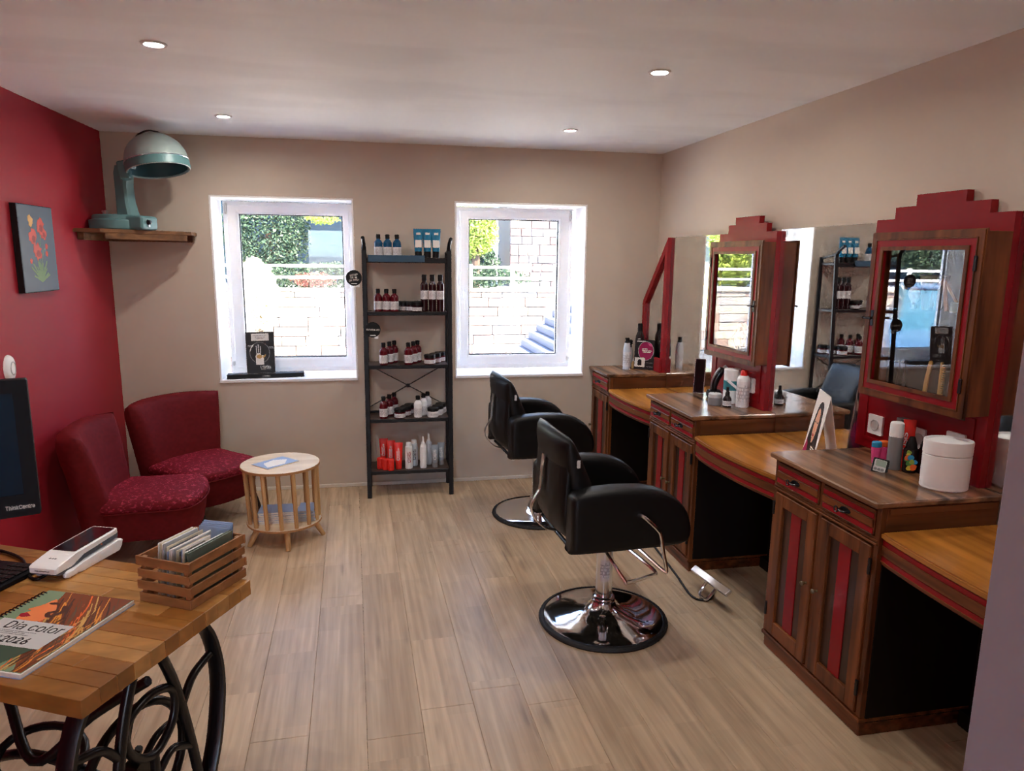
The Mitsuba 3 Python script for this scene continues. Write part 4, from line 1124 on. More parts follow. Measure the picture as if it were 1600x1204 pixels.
# ---------------------------------------------------------------- black shelf rack
k = RK = thing('shelf_rack', 'tall narrow black ladder shelf rack between the two windows, full of hair products', 'shelf rack')
RX0, RX1 = -0.094, 0.463
YF0, YF1 = 4.668, 4.762       # the front posts lean back
def yf(z): return YF0 + (YF1 - YF0) * z / 1.73
for x in (RX0, RX1):
    part(k, 'front_post', bar((x, YF0, 0), (x, yf(1.69), 1.69), 0.030, 0.018, (0, 1, 0)), 'm_rackmetal')
    part(k, 'top_hook', tube([(x, yf(1.68), 1.67), (x, yf(1.70) - 0.020, 1.705), (x + (0.004 if x > 0 else -0.004), yf(1.7) - 0.085, 1.742)], [0.014, 0.013, 0.012], 8), 'm_rackmetal')
    part(k, 'rear_post', bar((x, 4.925, 0), (x, 4.925, 1.66), 0.026, 0.018, (0, 1, 0)), 'm_rackmetal')
    part(k, 'side_rail', bar((x, yf(1.68), 1.68), (x, 4.925, 1.65), 0.016, 0.018), 'm_rackmetal')
SH = [1.618, 1.262, 0.905, 0.540, 0.182]
for z in SH:
    y0 = yf(z) + 0.012
    part(k, 'shelf_board', cbox(RX0 + 0.012, RX1 - 0.012, y0 + 0.004, 4.935, z - 0.016, z, 0.002), 'm_rackwood')
    part(k, 'shelf_rail', cbox(RX0 + 0.012, RX1 - 0.012, y0 - 0.008, y0 + 0.0035, z - (0.034 if z > 1.5 else 0.024), z - 0.002, 0.002), 'm_rackmetal')
    for x in (RX0, RX1):
        part(k, 'side_rail', bar((x, y0, z - 0.012), (x, 4.925, z - 0.012), 0.014, 0.018), 'm_rackmetal')
part(k, 'cross_brace', bar((RX0, 4.931, 0.885), (RX1, 4.931, 0.575), 0.004, 0.014, (0, 1, 0)), 'm_rackmetal')
part(k, 'cross_brace', bar((RX1, 4.937, 0.885), (RX0, 4.937, 0.575), 0.004, 0.014, (0, 1, 0)), 'm_rackmetal')
part(k, 'brace_disc', moved(lathe([(0, 0), (0.014, 0), (0.014, 0.004), (0, 0.004)], 16), M4(rx(pi / 2), (0.184, 4.928, 0.73))), 'm_rackmetal')
part(k, 'rear_rail', bar((RX0, 4.927, 0.545), (RX1, 4.927, 0.545), 0.012, 0.02), 'm_rackmetal')
k = thing('price_plate', 'long glossy black plate on the front edge of the top rack shelf', 'plate')
part(k, 'plate', moved(cbox(-0.068, 0.300, -0.002, 0.002, -0.024, 0.024, 0.001), M4(rx(-0.42), (0, yf(1.6) - 0.010, 1.612))), 'm_plate')

# ---- bottles, jars and tubes
def K(parent, name, lib, make, m, M, label=None):
    return copy(parent, name, lib, make, m, M, 40, label)


def bottle(name, lib, label, cat, x, y, z, group, body, bm, cap, cm, lab=None, lm='m_label', a=0.0, M=None):
    t = thing(name, label, cat, group)
    Mx = at(x, y, z, a) if M is None else M
    K(t, 'body', lib + 'b', lambda: lathe(body, 24), bm, Mx)
    if cap:
        K(t, 'cap', lib + 'c', lambda: lathe(cap, 20), cm, Mx)
    if lab:
        r, z0, z1 = lab
        K(t, 'label', lib + 'l', lambda: label_band(r, z0, z1, 20), lm, Mx, 'printed label')
    return t


def shoulder(r, hb, rn, hn):
    return [(0, 0), (r - 0.003, 0), (r, 0.003), (r, hb), (r * 0.93, hb + 0.008), (r * 0.70, hb + 0.018), (rn, hb + 0.024), (rn, hn), (0, hn)]


def capp(r, z0, z1):
    return [(0, z0), (r - 0.001, z0), (r, z0 + 0.001), (r, z1 - 0.003), (r - 0.003, z1), (0, z1)]


SHB = dict(body=shoulder(0.0275, 0.092, 0.012, 0.128), cap=capp(0.0145, 0.122, 0.150), lab=(0.0281, 0.014, 0.068))
TAL = dict(body=shoulder(0.0245, 0.176, 0.013, 0.215), cap=capp(0.0165, 0.205, 0.245), lab=(0.0251, 0.082, 0.140))
JAR = dict(body=[(0, 0), (0.034, 0), (0.037, 0.003), (0.038, 0.03), (0.037, 0.040), (0.034, 0.042), (0, 0.042)], cap=capp(0.0385, 0.042, 0.066), lab=(0.0386, 0.006, 0.032))
SPR = dict(body=[(0, 0), (0.021, 0), (0.0225, 0.003), (0.0225, 0.150), (0.021, 0.156), (0.014, 0.168), (0.012, 0.172), (0, 0.172)], cap=[(0, 0.17), (0.0125, 0.17), (0.0125, 0.18), (0.008, 0.185), (0.006, 0.205), (0.0045, 0.222), (0, 0.223)], lab=None)
CAN = dict(body=[(0, 0), (0.024, 0), (0.0255, 0.003), (0.0255, 0.150), (0.023, 0.157), (0.018, 0.159), (0, 0.159)], cap=capp(0.0185, 0.159, 0.184))


def tubes(name, lib, label, x, y, z, group, m, capm, h, w, text, tm_, a=0.0, band=None):
    """a soft tube standing on its cap, flat at the top"""
    t = thing(name, label, 'tube', group)
    Mx = at(x, y, z, a)
    def mk():
        rings = []
        for s in np.linspace(0, 1, 12):
            wx, wy = w * (0.82 + 0.32 * s), w * (0.82 * (1 - s ** 1.5) + 0.06)
            q = np.arange(24) * 2 * pi / 24
            rings.append(np.stack([wx * np.cos(q), wy * np.sin(q), np.full(24, h * (0.22 + 0.78 * s))], 1))
        return loft(rings)
    K(t, 'body', lib + 'b', mk, m, Mx)
    K(t, 'cap', lib + 'c', lambda: lathe(capp(w * 0.80, 0, h * 0.22), 22), capm, Mx)
    F = Mx @ frame((0, -w * 0.60, 0), (1, 0, 0), (0, 0, 1))
    if text:
        write(t, 'lettering', text, w * 0.80, tm_, Mx @ frame((0, -w * 1.29, 0), (1, 0, 0), (0, 0.166, 1.0)), w * 0.30, h * 0.36, 0.0015, True, h * 0.45, 'l', pi / 2)
    if band:
        deco(t, 'label', sbox(-w * 0.75, h * 0.36, w * 0.75, h * 0.62), 'm_paper', Mx @ frame((0, -w * 1.27, 0), (1, 0, 0), (0, 0.170, 1.0)), 0.0015)
        deco(t, 'mark', sbox(-w * 0.45, h * 0.80, w * 0.55, h * 0.88), 'm_paper', Mx @ frame((0, -w * 1.27, 0), (1, 0, 0), (0, 0.170, 1.0)), 0.0015)
    return t


ORD = ('left', 'middle', 'right')
# top shelf
z = SH[0] + 0.0005
for i, x in enumerate((0.000, 0.060, 0.122)):
    bottle('shampoo_bottle', 'teal', ORD[i] + ' of three blue bottles with dark caps on the top rack shelf', 'bottle', x, 4.815, z, 'blue bottles on the top shelf', SHB['body'], 'm_tealglass', SHB['cap'], 'm_black', SHB['lab'])
for i, x in enumerate((0.262, 0.322, 0.380)):
    tubes('cream_tube', 'tt', ORD[i] + ' of three turquoise tubes standing on the top rack shelf', x, 4.805, z, 'turquoise tubes on the top shelf', 'm_teal_tube', 'm_black', 0.19, 0.029, None, None, 0, True)
# second shelf
z = SH[1] + 0.0005
for i, (x, y) in enumerate(((-0.010, 4.80), (0.045, 4.79), (0.098, 4.78))):
    bottle('shampoo_bottle', 'amb', ORD[i] + ' of three dark red bottles at the left of the second rack shelf', 'bottle', x, y, z, 'dark red bottles on the second shelf', SHB['body'], 'm_redglass', SHB['cap'], 'm_black', SHB['lab'])
for i, (x, y) in enumerate(((0.158, 4.84), (0.206, 4.81), (0.258, 4.84), (0.246, 4.765))):
    bottle('mask_jar', 'jard', ('leftmost', 'second', 'rear', 'front')[i] + ' dark jar between the bottles of the second rack shelf', 'jar', x, y, z, 'dark jars on the second shelf', [(r * 0.86, h) for r, h in JAR['body']], 'm_amber', [(r * 0.86, h) for r, h in JAR['cap']], 'm_black', (0.0334, 0.006, 0.030))
for i, (x, y) in enumerate(((0.298, 4.80), (0.352, 4.79), (0.405, 4.78))):
    bottle('tall_bottle', 'tall', ORD[i] + ' of three tall dark bottles at the right of the second rack shelf', 'bottle', x, y, z, 'tall dark bottles on the second shelf', TAL['body'], 'm_amber', TAL['cap'], 'm_black', TAL['lab'])
# third shelf
z = SH[2] + 0.0005
ROW = ('front', 'middle', 'rear')
for i, (x, y) in enumerate(((0.018, 4.755), (0.058, 4.815), (0.092, 4.875))):
    bottle('shampoo_bottle', 'amb', ROW[i] + ' of three dark red bottles at the left of the third rack shelf', 'bottle', x, y, z, 'left dark red bottles on the third shelf', SHB['body'], 'm_redglass', SHB['cap'], 'm_black', SHB['lab'])
for i, (x, y) in enumerate(((0.184, 4.755), (0.220, 4.815), (0.252, 4.875))):
    bottle('shampoo_bottle', 'amb', ROW[i] + ' of three dark red bottles in the middle of the third rack shelf', 'bottle', x, y, z, 'middle dark red bottles on the third shelf', SHB['body'], 'm_redglass', SHB['cap'], 'm_black', SHB['lab'])
for i, (x, y) in enumerate(((0.328, 4.765), (0.372, 4.83), (0.408, 4.89))):
    bottle('mask_jar', 'jarr', ROW[i] + ' of three dark jars with black lids on the third rack shelf', 'jar', x, y, z, 'dark jars on the third shelf', JAR['body'], 'm_redglass', JAR['cap'], 'm_black', JAR['lab'])
# fourth shelf
z = SH[3] + 0.0005
for i, (x, y) in enumerate(((0.010, 4.745), (0.050, 4.815), (0.085, 4.880))):
    bottle('shampoo_bottle', 'amb', ROW[i] + ' of three dark red bottles on the fourth rack shelf', 'bottle', x, y, z, 'dark red bottles on the fourth shelf', SHB['body'], 'm_redglass', SHB['cap'], 'm_black', SHB['lab'])
for i, (x, y) in enumerate(((0.120, 4.745), (0.162, 4.815), (0.192, 4.880))):
    bottle('mask_jar', 'jarr', ROW[i] + ' of three red jars with black lids on the fourth rack shelf', 'jar', x, y, z, 'red jars on the fourth shelf', JAR['body'], 'm_redglass', JAR['cap'], 'm_black', JAR['lab'])
for i, (x, y) in enumerate(((0.243, 4.745), (0.285, 4.815), (0.318, 4.880))):
    bottle('lotion_bottle', 'wht', ROW[i] + ' of three white bottles with black caps on the fourth rack shelf', 'bottle', x, y, z, 'white bottles on the fourth shelf', SHB['body'], 'm_white', SHB['cap'], 'm_black', SHB['lab'])
for i, (x, y) in enumerate(((0.345, 4.745), (0.385, 4.81), (0.412, 4.88))):
    bottle('mask_jar', 'jarw', ROW[i] + ' of three white jars with black lids on the fourth rack shelf', 'jar', x, y, z, 'white jars on the fourth shelf', JAR['body'], 'm_white', JAR['cap'], 'm_black', JAR['lab'])
# bottom shelf
z = SH[4] + 0.0005
for i, (x, y) in enumerate(((0.005, 4.865), (0.055, 4.800), (0.105, 4.735))):
    tubes('styling_tube', 'st', ROW[2 - i] + ' of three red tubes standing on the bottom rack shelf', x, y, z, 'red tubes on the bottom shelf', 'm_tube_red', 'm_tube_red', 0.185, 0.027, 'OSiS+', 'm_paper')
for i, (x, y) in enumerate(((-0.020, 4.755), (0.015, 4.725), (0.052, 4.705))):
    bottle('wax_pot', 'pot', ORD[i] + ' of three small red pots on the bottom rack shelf', 'pot', x, y, z, 'small red pots on the bottom shelf', [(0, 0), (0.021, 0), (0.0225, 0.003), (0.0225, 0.05), (0, 0.05)], 'm_tube_red', capp(0.023, 0.05, 0.076), 'm_tube_red', None)
for i, (x, y) in enumerate(((0.176, 4.735), (0.215, 4.80))):
    t = bottle('hairspray_can', 'can%d' % i, ('front white', 'rear pale grey')[i] + ' hairspray can in the middle of the bottom rack shelf', 'spray can', x, y, z, 'hairspray cans on the bottom shelf', CAN['body'], ('m_white', 'm_bottle_silver')[i], CAN['cap'], 'm_white', None)
    write(t, 'lettering', 'OSiS', 0.022, ('m_darkred', 'm_ink')[i], frame((x, y - 0.0258, z), (1, 0, 0), (0, 0, 1)), 0.011, 0.045, 0.0, True, 0.075, 'l', pi / 2)
for i, (x, y) in enumerate(((0.275, 4.735), (0.318, 4.815))):
    bottle('pump_bottle', 'spr', ('front', 'rear')[i] + ' of two slim white spray bottles on the bottom rack shelf', 'bottle', x, y, z, 'slim spray bottles on the bottom shelf', SPR['body'], ('m_white', 'm_bottle_silver')[i], SPR['cap'], 'm_white', None)
for i, (x, y) in enumerate(((0.356, 4.735), (0.403, 4.79))):
    tubes('styling_tube', 'sg', ('front', 'rear')[i] + ' of two grey tubes at the right of the bottom rack shelf', x, y, z, 'grey tubes on the bottom shelf', 'm_tube_grey', 'm_grey', 0.160, 0.023, 'OSiS', 'm_paper')

# round black signs clipped to the rack
for (x, y, zz, label, lines) in ((-0.160, 4.700, 1.486, 'round black shelf sign reading coup de coeur, beside the left window', (('COUP', 0.014, 0.011), ('DE', -0.003, 0.011), ('DE PRO', -0.020, 0.011))),
                                 (-0.048, 4.655, 1.153, 'round black shelf sign at the left post under the second shelf', (('NOUVEAUTÉ', -0.005, 0.010),))):
    t = thing('round_sign', label, 'sign', 'round black signs on the rack')
    F = frame((x, y, zz), (1, 0.05, 0), (0, 0, 1))
    part(t, 'disc', prism(ellipse(0, 0, 0.0505, 0.0505, 40), 0.002, -0.002), 'm_black', F, False)
    part(t, 'clip', cbox(0.010, 0.035, -0.060, -0.030, -0.006, -0.002, 0.001), 'm_white', F)
    for s, yy, h in lines:
        wd = {'COUP': 0.050, 'DE': 0.018, 'DE PRO': 0.060}.get(s, 0.085)
        write(t, 'lettering', s, h, 'm_paper', F, -0.012 if s == 'DE' else 0.0, yy, 0.0003, True, wd, 'c', 0.12 if len(lines) > 1 else -0.06)
    if len(lines) > 1:
        q = np.linspace(0, 2 * pi, 30)[:-1]
        hp = Polygon(np.stack([16 * np.sin(q) ** 3, 13 * np.cos(q) - 5 * np.cos(2 * q) - 2 * np.cos(3 * q) - np.cos(4 * q)], 1) * 0.00045 + [0.013, 0.003])
        deco(t, 'heart', hp, 'm_paper', F)
    deco(t, 'mark', sbox(-0.018, -0.040, 0.020, -0.033), 'm_lightgrey', F)

# ---------------------------------------------------------------- window sill: poster and long black box
k = thing('poster', 'black framed product card standing on the left window sill', 'poster')
F = frame((-0.905, 5.010, ZS + 0.0305), (0.185, 0.03, 0), (-0.018, 0.10, 1))
pw_, ph_ = 0.184, 0.284
part(k, 'board', prism(sbox(0, 0, pw_, ph_), 0.006, -0.006), 'm_ink', F, False)
part(k, 'border', prism(sbox(-0.002, -0.002, pw_ + 0.002, ph_ + 0.002).difference(sbox(0.0005, 0.0005, pw_ - 0.0005, ph_ - 0.0005)), 0.008, -0.007), 'm_lightgrey', F, False)
deco(k, 'caption_card', sbox(0.036, 0.224, 0.150, 0.274), 'm_paper', F)
for yy, x0, x1, h in ((0.259, 0.055, 0.132, 0.003), (0.248, 0.060, 0.126, 0.003), (0.237, 0.066, 0.118, 0.004)):
    deco(k, 'text_line', sbox(x0, yy, x1, yy + h), 'm_grey', F, 0.0008, 0.0003)
deco(k, 'ring', ellipse(0.088, 0.142, 0.066, 0.074, 48).difference(ellipse(0.088, 0.142, 0.062, 0.070, 48)), 'm_grey', F)
deco(k, 'ring', Polygon([(0.022, 0.150)] + [(0.088 + 0.066 * math.cos(t), 0.142 + 0.074 * math.sin(t)) for t in np.linspace(2.9, 2.2, 9)] + [(0.088 + 0.060 * math.cos(t), 0.142 + 0.068 * math.sin(t)) for t in np.linspace(2.2, 2.9, 9)]).buffer(0), 'm_paper', F, 0.0006)
deco(k, 'bottle_picture', unary_union([sbox(0.060, 0.060, 0.112, 0.125), sbox(0.066, 0.120, 0.094, 0.140)]), 'm_paper', F, 0.0008)
deco(k, 'bottle_picture', unary_union([ellipse(0.084, 0.116, 0.018, 0.014), Polygon([(0.104, 0.112), (0.124, 0.132), (0.128, 0.126), (0.112, 0.104)])]), 'm_gold', F, 0.0013)
for x0, x1, hh in ((0.064, 0.070, 0.19), (0.077, 0.084, 0.20), (0.090, 0.096, 0.188)):
    deco(k, 'streak', sbox(x0, 0.142, x1, hh), 'm_lightgrey', F, 0.0008)
write(k, 'lettering', "L'ORÉAL", 0.014, 'm_paper', F, 0.088, 0.036, 0.0008, True, 0.070)
write(k, 'lettering', 'PROFESSIONNEL', 0.005, 'm_paper', F, 0.092, 0.027, 0.0008, False, 0.062)
for x0, y0 in ((0.012, 0.192), (0.012, 0.184), (0.142, 0.178), (0.150, 0.170)):
    deco(k, 'text_line', sbox(x0, y0, x0 + 0.035, y0 + 0.003), 'm_lightgrey', F)
k = thing('display_plinth', 'long flat black display box lying on the left window sill', 'box')
Mx = M4(np.array(frame((-1.032, 4.975, ZS + 0.0003), (0.505, 0.052, 0), (0, 0, 1)))[:3, :3], (-1.032, 4.972, ZS + 0.0003))
part(k, 'box', cbox(0, 0.505, 0, 0.030, -0.082, 0, 0.003), 'm_black', Mx)
write(k, 'lettering', "L'ORÉAL", 0.009, 'm_lightgrey', Mx, 0.255, 0.010, 0.0003, True, 0.052, 'c')

# ---------------------------------------------------------------- corner cabinet: bottles and card
z = ZA + 0.0005
t = bottle('mousse_can', 'mou', 'silver white mousse can with black cap, leftmost on the corner cabinet', 'spray can', 1.742, 4.765, z, None, [(0, 0), (0.0255, 0), (0.027, 0.004), (0.027, 0.150), (0.022, 0.175), (0.019, 0.19), (0, 0.19)], 'm_bottle_silver', [(0, 0.188), (0.017, 0.188), (0.017, 0.20), (0.012, 0.205), (0.016, 0.226), (0, 0.228)], 'm_black', (0.0276, 0.02, 0.125))
t = bottle('spray_bottle', 'clr', 'translucent bottle with black pump behind the silver white mousse can', 'bottle', 1.800, 4.870, z, None, [(0, 0), (0.024, 0), (0.026, 0.004), (0.026, 0.115), (0.014, 0.145), (0, 0.145)], 'm_lightgrey', [(0, 0.143), (0.014, 0.143), (0.014, 0.165), (0.021, 0.172), (0.021, 0.195), (0.012, 0.20), (0, 0.20)], 'm_black', None)
t = bottle('tall_bottle', 'tbk', 'tall black bottle with long neck behind the magenta card', 'bottle', 1.862, 4.835, z, None, [(0, 0), (0.029, 0), (0.031, 0.004), (0.031, 0.215), (0.028, 0.235), (0.018, 0.262), (0.0165, 0.268), (0, 0.268)], 'm_darkglass', capp(0.017, 0.268, 0.322), 'm_black', None)
deco(t, 'emblem', ellipse(0, 0, 0.012, 0.012), 'm_lightgrey', frame((1.862 - 0.016, 4.835 - 0.0272, z + 0.205), (1, -0.55, 0), (0, 0, 1)))
t = bottle('oil_bottle', 'oil', 'tiny amber oil bottle with white cap between mousse can and card', 'bottle', 1.806, 4.798, z, None, [(0, 0), (0.014, 0), (0.015, 0.002), (0.015, 0.035), (0.007, 0.052), (0, 0.052)], 'm_gold', capp(0.006, 0.05, 0.072), 'm_white', None)
k = thing('product_card', 'black card with a magenta disc standing on the corner cabinet', 'card')
F = frame((1.800, 4.770, z), (0.115, -0.080, 0), (-0.03, -0.05 * 0 + 0.10, 1))
part(k, 'board', prism(sbox(0, 0, 0.140, 0.215), 0.004, -0.004), 'm_ink', F, False)
part(k, 'back', prism(sbox(0.001, 0.001, 0.139, 0.214), 0.001, -0.0052), 'm_bottle_silver', F, False, label='pale back of the card')
deco(k, 'disc', ellipse(0.082, 0.135, 0.057, 0.068, 40), 'm_lightgrey', F)
deco(k, 'disc', ellipse(0.082, 0.135, 0.054, 0.065, 40), 'm_magenta', F, 0.0008)
deco(k, 'glint', Polygon([(0.09, 0.19), (0.12, 0.188), (0.132, 0.165), (0.105, 0.172)]), 'm_magenta_light', F, 0.0013)
deco(k, 'text_line', sbox(0.014, 0.198, 0.075, 0.206), 'm_lightgrey', F)
for y0, x0, x1 in ((0.145, 0.055, 0.095), (0.133, 0.055, 0.125), (0.123, 0.06, 0.115)):
    deco(k, 'text_line', sbox(x0, y0, x1, y0 + 0.006), 'm_paper', F, 0.0013)
for y0 in (0.048, 0.02):
    deco(k, 'text_line', sbox(0.088, y0, 0.138, y0 + 0.004), 'm_grey', F)
deco(k, 'picture', sbox(0.004, 0.018, 0.078, 0.085), 'm_paper', F, 0.0004, 0.002)
deco(k, 'hairdo', unary_union([ellipse(0.041, 0.055, 0.015, 0.018), sbox(0.026, 0.028, 0.056, 0.055)]), 'm_ink', F, 0.0026)
# ---------------------------------------------------------------- middle cabinet
z = ZB + 0.0005
k = thing('comb_case', 'slim glossy dark slab standing tilted on the middle cabinet', 'case')
F = frame((1.826, 3.838, z + 0.002), (0.8, -0.55, 0), (0.30, 0.0, 1))
part(k, 'body', prism(rrect(0, 0, 0.062, 0.205, 0.006), 0.010, -0.010), 'm_gloss_black', F, 30)
part(k, 'edge', prism(rrect(0, 0, 0.062, 0.205, 0.006).difference(rrect(0.003, 0.003, 0.059, 0.202, 0.004)), 0.003, 0.0), 'm_steel', F, 30, label='silver rim')
k = thing('hair_clipper', 'black hair clipper with silver head leaning on its charging stand', 'hair clipper')
Mx = at(1.880, 3.690, z, -0.3)
part(k, 'charging_stand', rbox(-0.035, 0.045, -0.035, 0.035, 0.0, 0.045, 0.014), 'm_black', Mx, True)
ring_c = [((0.002, 0, 0.035), 0.018), ((0.000, 0, 0.07), 0.021), ((0.012, 0, 0.11), 0.022), ((0.030, 0, 0.145), 0.021), ((0.052, 0, 0.172), 0.020)]
rings = []
q = np.arange(18) * 2 * pi / 18
for (c, r) in ring_c:
    rings.append(np.stack([c[0] + r * np.cos(q), c[1] + r * 1.1 * np.sin(q), c[2] - 0.3 * r * np.cos(q)], 1))
part(k, 'body', loft(rings), 'm_gloss_black', Mx, True)
part(k, 'side_strip', tube(spline([(-0.016, -0.012, 0.05), (-0.012, -0.012, 0.10), (0.008, -0.012, 0.148), (0.028, -0.012, 0.176)], 5), 0.006, 8), 'm_steel', Mx)
part(k, 'blade', moved(cbox(-0.004, 0.022, -0.022, 0.022, 0, 0.020, 0.003), M4(ry(0.9), (0.050, 0, 0.176))), 'm_steel', Mx, label='silver cutting head')
bottle('wax_jar', 'wax', 'grey styling wax jar on the middle cabinet front', 'jar', 1.796, 3.498, z, None, [(0, 0), (0.034, 0), (0.037, 0.003), (0.037, 0.040), (0.034, 0.043), (0, 0.043)], 'm_grey', capp(0.036, 0.043, 0.064), 'm_lightgrey', (0.0375, 0.006, 0.036), 'm_grey')
t = bottle('wipes_canister', 'wip', 'white canister with teal label against the far red board', 'canister', 1.914, 3.540, z, None, [(0, 0), (0.042, 0), (0.045, 0.003), (0.045, 0.155), (0, 0.155)], 'm_white', capp(0.046, 0.155, 0.190), 'm_white', None)
lb, uv = label_band(0.0455, 0.075, 0.128, 24)
part(t, 'label', lb, 'm_teal_label', at(1.914, 3.540, z), label='teal label band')
deco(t, 'flash', Polygon([(-0.028, 0.128), (0.03, 0.083), (0.03, 0.10), (-0.005, 0.128)]), 'm_white', frame((1.914 - 0.024, 3.540 - 0.0395, z), (0.85, -0.52, 0), (0, 0, 1)), 0.001)
bottle('dropper_bottle', 'dro', 'small dark dropper bottle between wax jar and red capped can', 'bottle', 1.838, 3.440, z, None, [(0, 0), (0.021, 0), (0.023, 0.003), (0.023, 0.042), (0.017, 0.056), (0.010, 0.06), (0, 0.06)], 'm_darkglass', [(0, 0.058), (0.012, 0.058), (0.012, 0.078), (0.008, 0.082), (0.007, 0.108), (0, 0.11)], 'm_black', (0.0236, 0.008, 0.034))
t = bottle('spray_can', 'spc', 'white spray can with red cap beside the far wall socket', 'spray can', 1.922, 3.430, z, None, [(0, 0), (0.033, 0), (0.034, 0.003), (0.034, 0.150), (0.031, 0.158), (0.026, 0.168), (0.022, 0.172), (0, 0.172)], 'm_white', [(0, 0.172), (0.019, 0.172), (0.020, 0.176), (0.018, 0.192), (0.012, 0.200), (0, 0.201)], 'm_red_cap', (0.0345, 0.012, 0.140))
part(t, 'straw', tube([(1.922, 3.430, z + 0.190), (2.010, 3.455, z + 0.176)], 0.0018, 6), 'm_red_cap', label='thin red straw')

# ---------------------------------------------------------------- nearest cabinet
z = ZC + 0.0005
k = thing('tent_card', 'folded tent card with a dark haired woman on the desk behind the nearest cabinet', 'card')
pL, pR = np.array([1.925, 2.770]), np.array([1.850, 2.580])
dR = (pR - pL) / np.linalg.norm(pR - pL); nF = np.array([dR[1], -dR[0]])
H_, spread, zt_ = 0.322, 0.058, ZD + 0.0006
wv, sl = 0.130, 0.2357
s_x, s_y = float(np.linalg.norm(pR - pL)) / wv, math.hypot(H_, spread) / sl
Fa = frame((*(pL + nF * spread), zt_), (*dR, 0), (*(-nF * spread), H_)) @ np.diag([s_x, s_y, 1, 1])
Fb = frame((*(pR - nF * spread), zt_), (*-dR, 0), (*(nF * spread), H_)) @ np.diag([s_x, s_y, 1, 1])
part(k, 'front', prism(sbox(0, 0, wv, sl), 0.0015, -0.0015), 'm_paper', Fa, False)
part(k, 'back', prism(sbox(0, 0, wv, sl), 0.0015, -0.0015), 'm_paper', Fb, False)
deco(k, 'hair', Polygon(spline([(0.012, 0.0), (0.016, 0.08), (0.030, 0.135), (0.046, 0.188), (0.068, 0.206), (0.092, 0.196), (0.104, 0.150), (0.112, 0.10), (0.120, 0.04), (0.122, 0.0)], 5)), 'm_hair', Fa, 0.0002)
deco(k, 'face', Polygon(spline([(0.058, 0.075), (0.047, 0.105), (0.046, 0.145), (0.056, 0.178), (0.070, 0.182), (0.082, 0.165), (0.084, 0.125), (0.076, 0.088), (0.066, 0.072)], 4, True)), 'm_skin', Fa, 0.0007)
deco(k, 'lips', ellipse(0.062, 0.096, 0.009, 0.0045), 'm_lips', Fa, 0.0012)
for cx in (0.055, 0.074):
    deco(k, 'eye', ellipse(cx, 0.138, 0.006, 0.0022), 'm_hair', Fa, 0.0012)
deco(k, 'nose', Polygon([(0.063, 0.132), (0.058, 0.112), (0.066, 0.111)]), 'm_cover_orange', Fa, 0.0012)
deco(k, 'sleeve', Polygon([(0.002, 0.0), (0.002, 0.03), (0.02, 0.07), (0.035, 0.06), (0.05, 0.0)]), 'm_magenta', Fa, 0.0007)
deco(k, 'caption', sbox(0.070, 0.004, 0.128, 0.044), 'm_paper', Fa, 0.0014)
for yy in (0.051, 0.058):
    deco(k, 'text_line', sbox(0.072, yy, 0.124, yy + 0.004), 'm_paper', Fa, 0.0014)
deco(k, 'text_line', sbox(0.082, 0.022, 0.115, 0.027), 'm_ink', Fa, 0.0019)
deco(k, 'dark_print', sbox(0.004, 0.004, wv - 0.004, sl - 0.006), 'm_ink', Fb, 0.0002)
deco(k, 'disc', ellipse(0.070, 0.088, 0.055, 0.072, 36), 'm_magenta_light', Fb, 0.0007)
deco(k, 'disc', ellipse(0.070, 0.088, 0.053, 0.070, 36), 'm_magenta', Fb, 0.0012)
deco(k, 'bottle_picture', unary_union([sbox(0.030, 0.01, 0.056, 0.075), sbox(0.036, 0.07, 0.050, 0.105)]), 'm_ink', Fb, 0.0017)
deco(k, 'caption', sbox(0.012, 0.158, 0.124, 0.192), 'm_paper', Fb, 0.0007)
for yy in (0.164, 0.172, 0.180):
    deco(k, 'text_line', sbox(0.022, yy, 0.112, yy + 0.003), 'm_grey', Fb, 0.0012)
deco(k, 'text_line', sbox(0.020, 0.204, 0.115, 0.209), 'm_paper', Fb, 0.0007)
deco(k, 'caption', unary_union([sbox(0.030, 0.03, 0.052, 0.055), sbox(0.066, 0.015, 0.088, 0.05)]), 'm_paper', Fb, 0.0022)
def leaning(x, y, a, tilt):
    return at(x, y, z, a) @ M4(rx(tilt))
t = thing('gel_tube', 'small pink tube with blue cap on the nearest cabinet', 'tube')
Mx = at(1.872, 2.312, z)
part(t, 'body', loft([np.stack([r * np.cos(q), r * 0.75 * np.sin(q), np.full(18, zz)], 1) for zz, r in ((0, 0.010), (0.004, 0.013), (0.03, 0.017), (0.060, 0.0195), (0.068, 0.0195))]), 'm_pink', Mx, 50)
part(t, 'cap', lathe(capp(0.0195, 0.068, 0.088), 20), 'm_cyan', Mx @ np.diag([1, 0.8, 1, 1]), label='blue cap')
t = thing('gel_tube', 'small orange capped tube hidden behind the pink tube', 'tube')
Mx = at(1.912, 2.325, z)
part(t, 'body', lathe(capp(0.017, 0.0, 0.066), 20), 'm_pink', Mx)
part(t, 'cap', lathe(capp(0.018, 0.066, 0.086), 20), 'm_orange', Mx, label='orange cap')
t = bottle('hairspray_can', 'hsp', 'grey hairspray can with white cap on the nearest cabinet', 'spray can', 1.896, 2.244, z, None, [(0, 0), (0.0235, 0), (0.025, 0.003), (0.025, 0.122), (0.0235, 0.126), (0, 0.126)], 'm_grey', [(0, 0.126), (0.0245, 0.126), (0.0245, 0.165), (0.023, 0.178), (0.018, 0.181), (0, 0.181)], 'm_white', None)
k = thing('timer', 'small black kitchen timer with grey display on the nearest cabinet', 'timer')
F = frame((1.790, 2.228, z), (0.85, -0.52, 0), (0.25, 0.42, 1)) @ M4(rz(-0.18))
part(k, 'body', prism(rrect(0, 0, 0.054, 0.056, 0.005), 0.014, -0.014), 'm_black', F, 30)
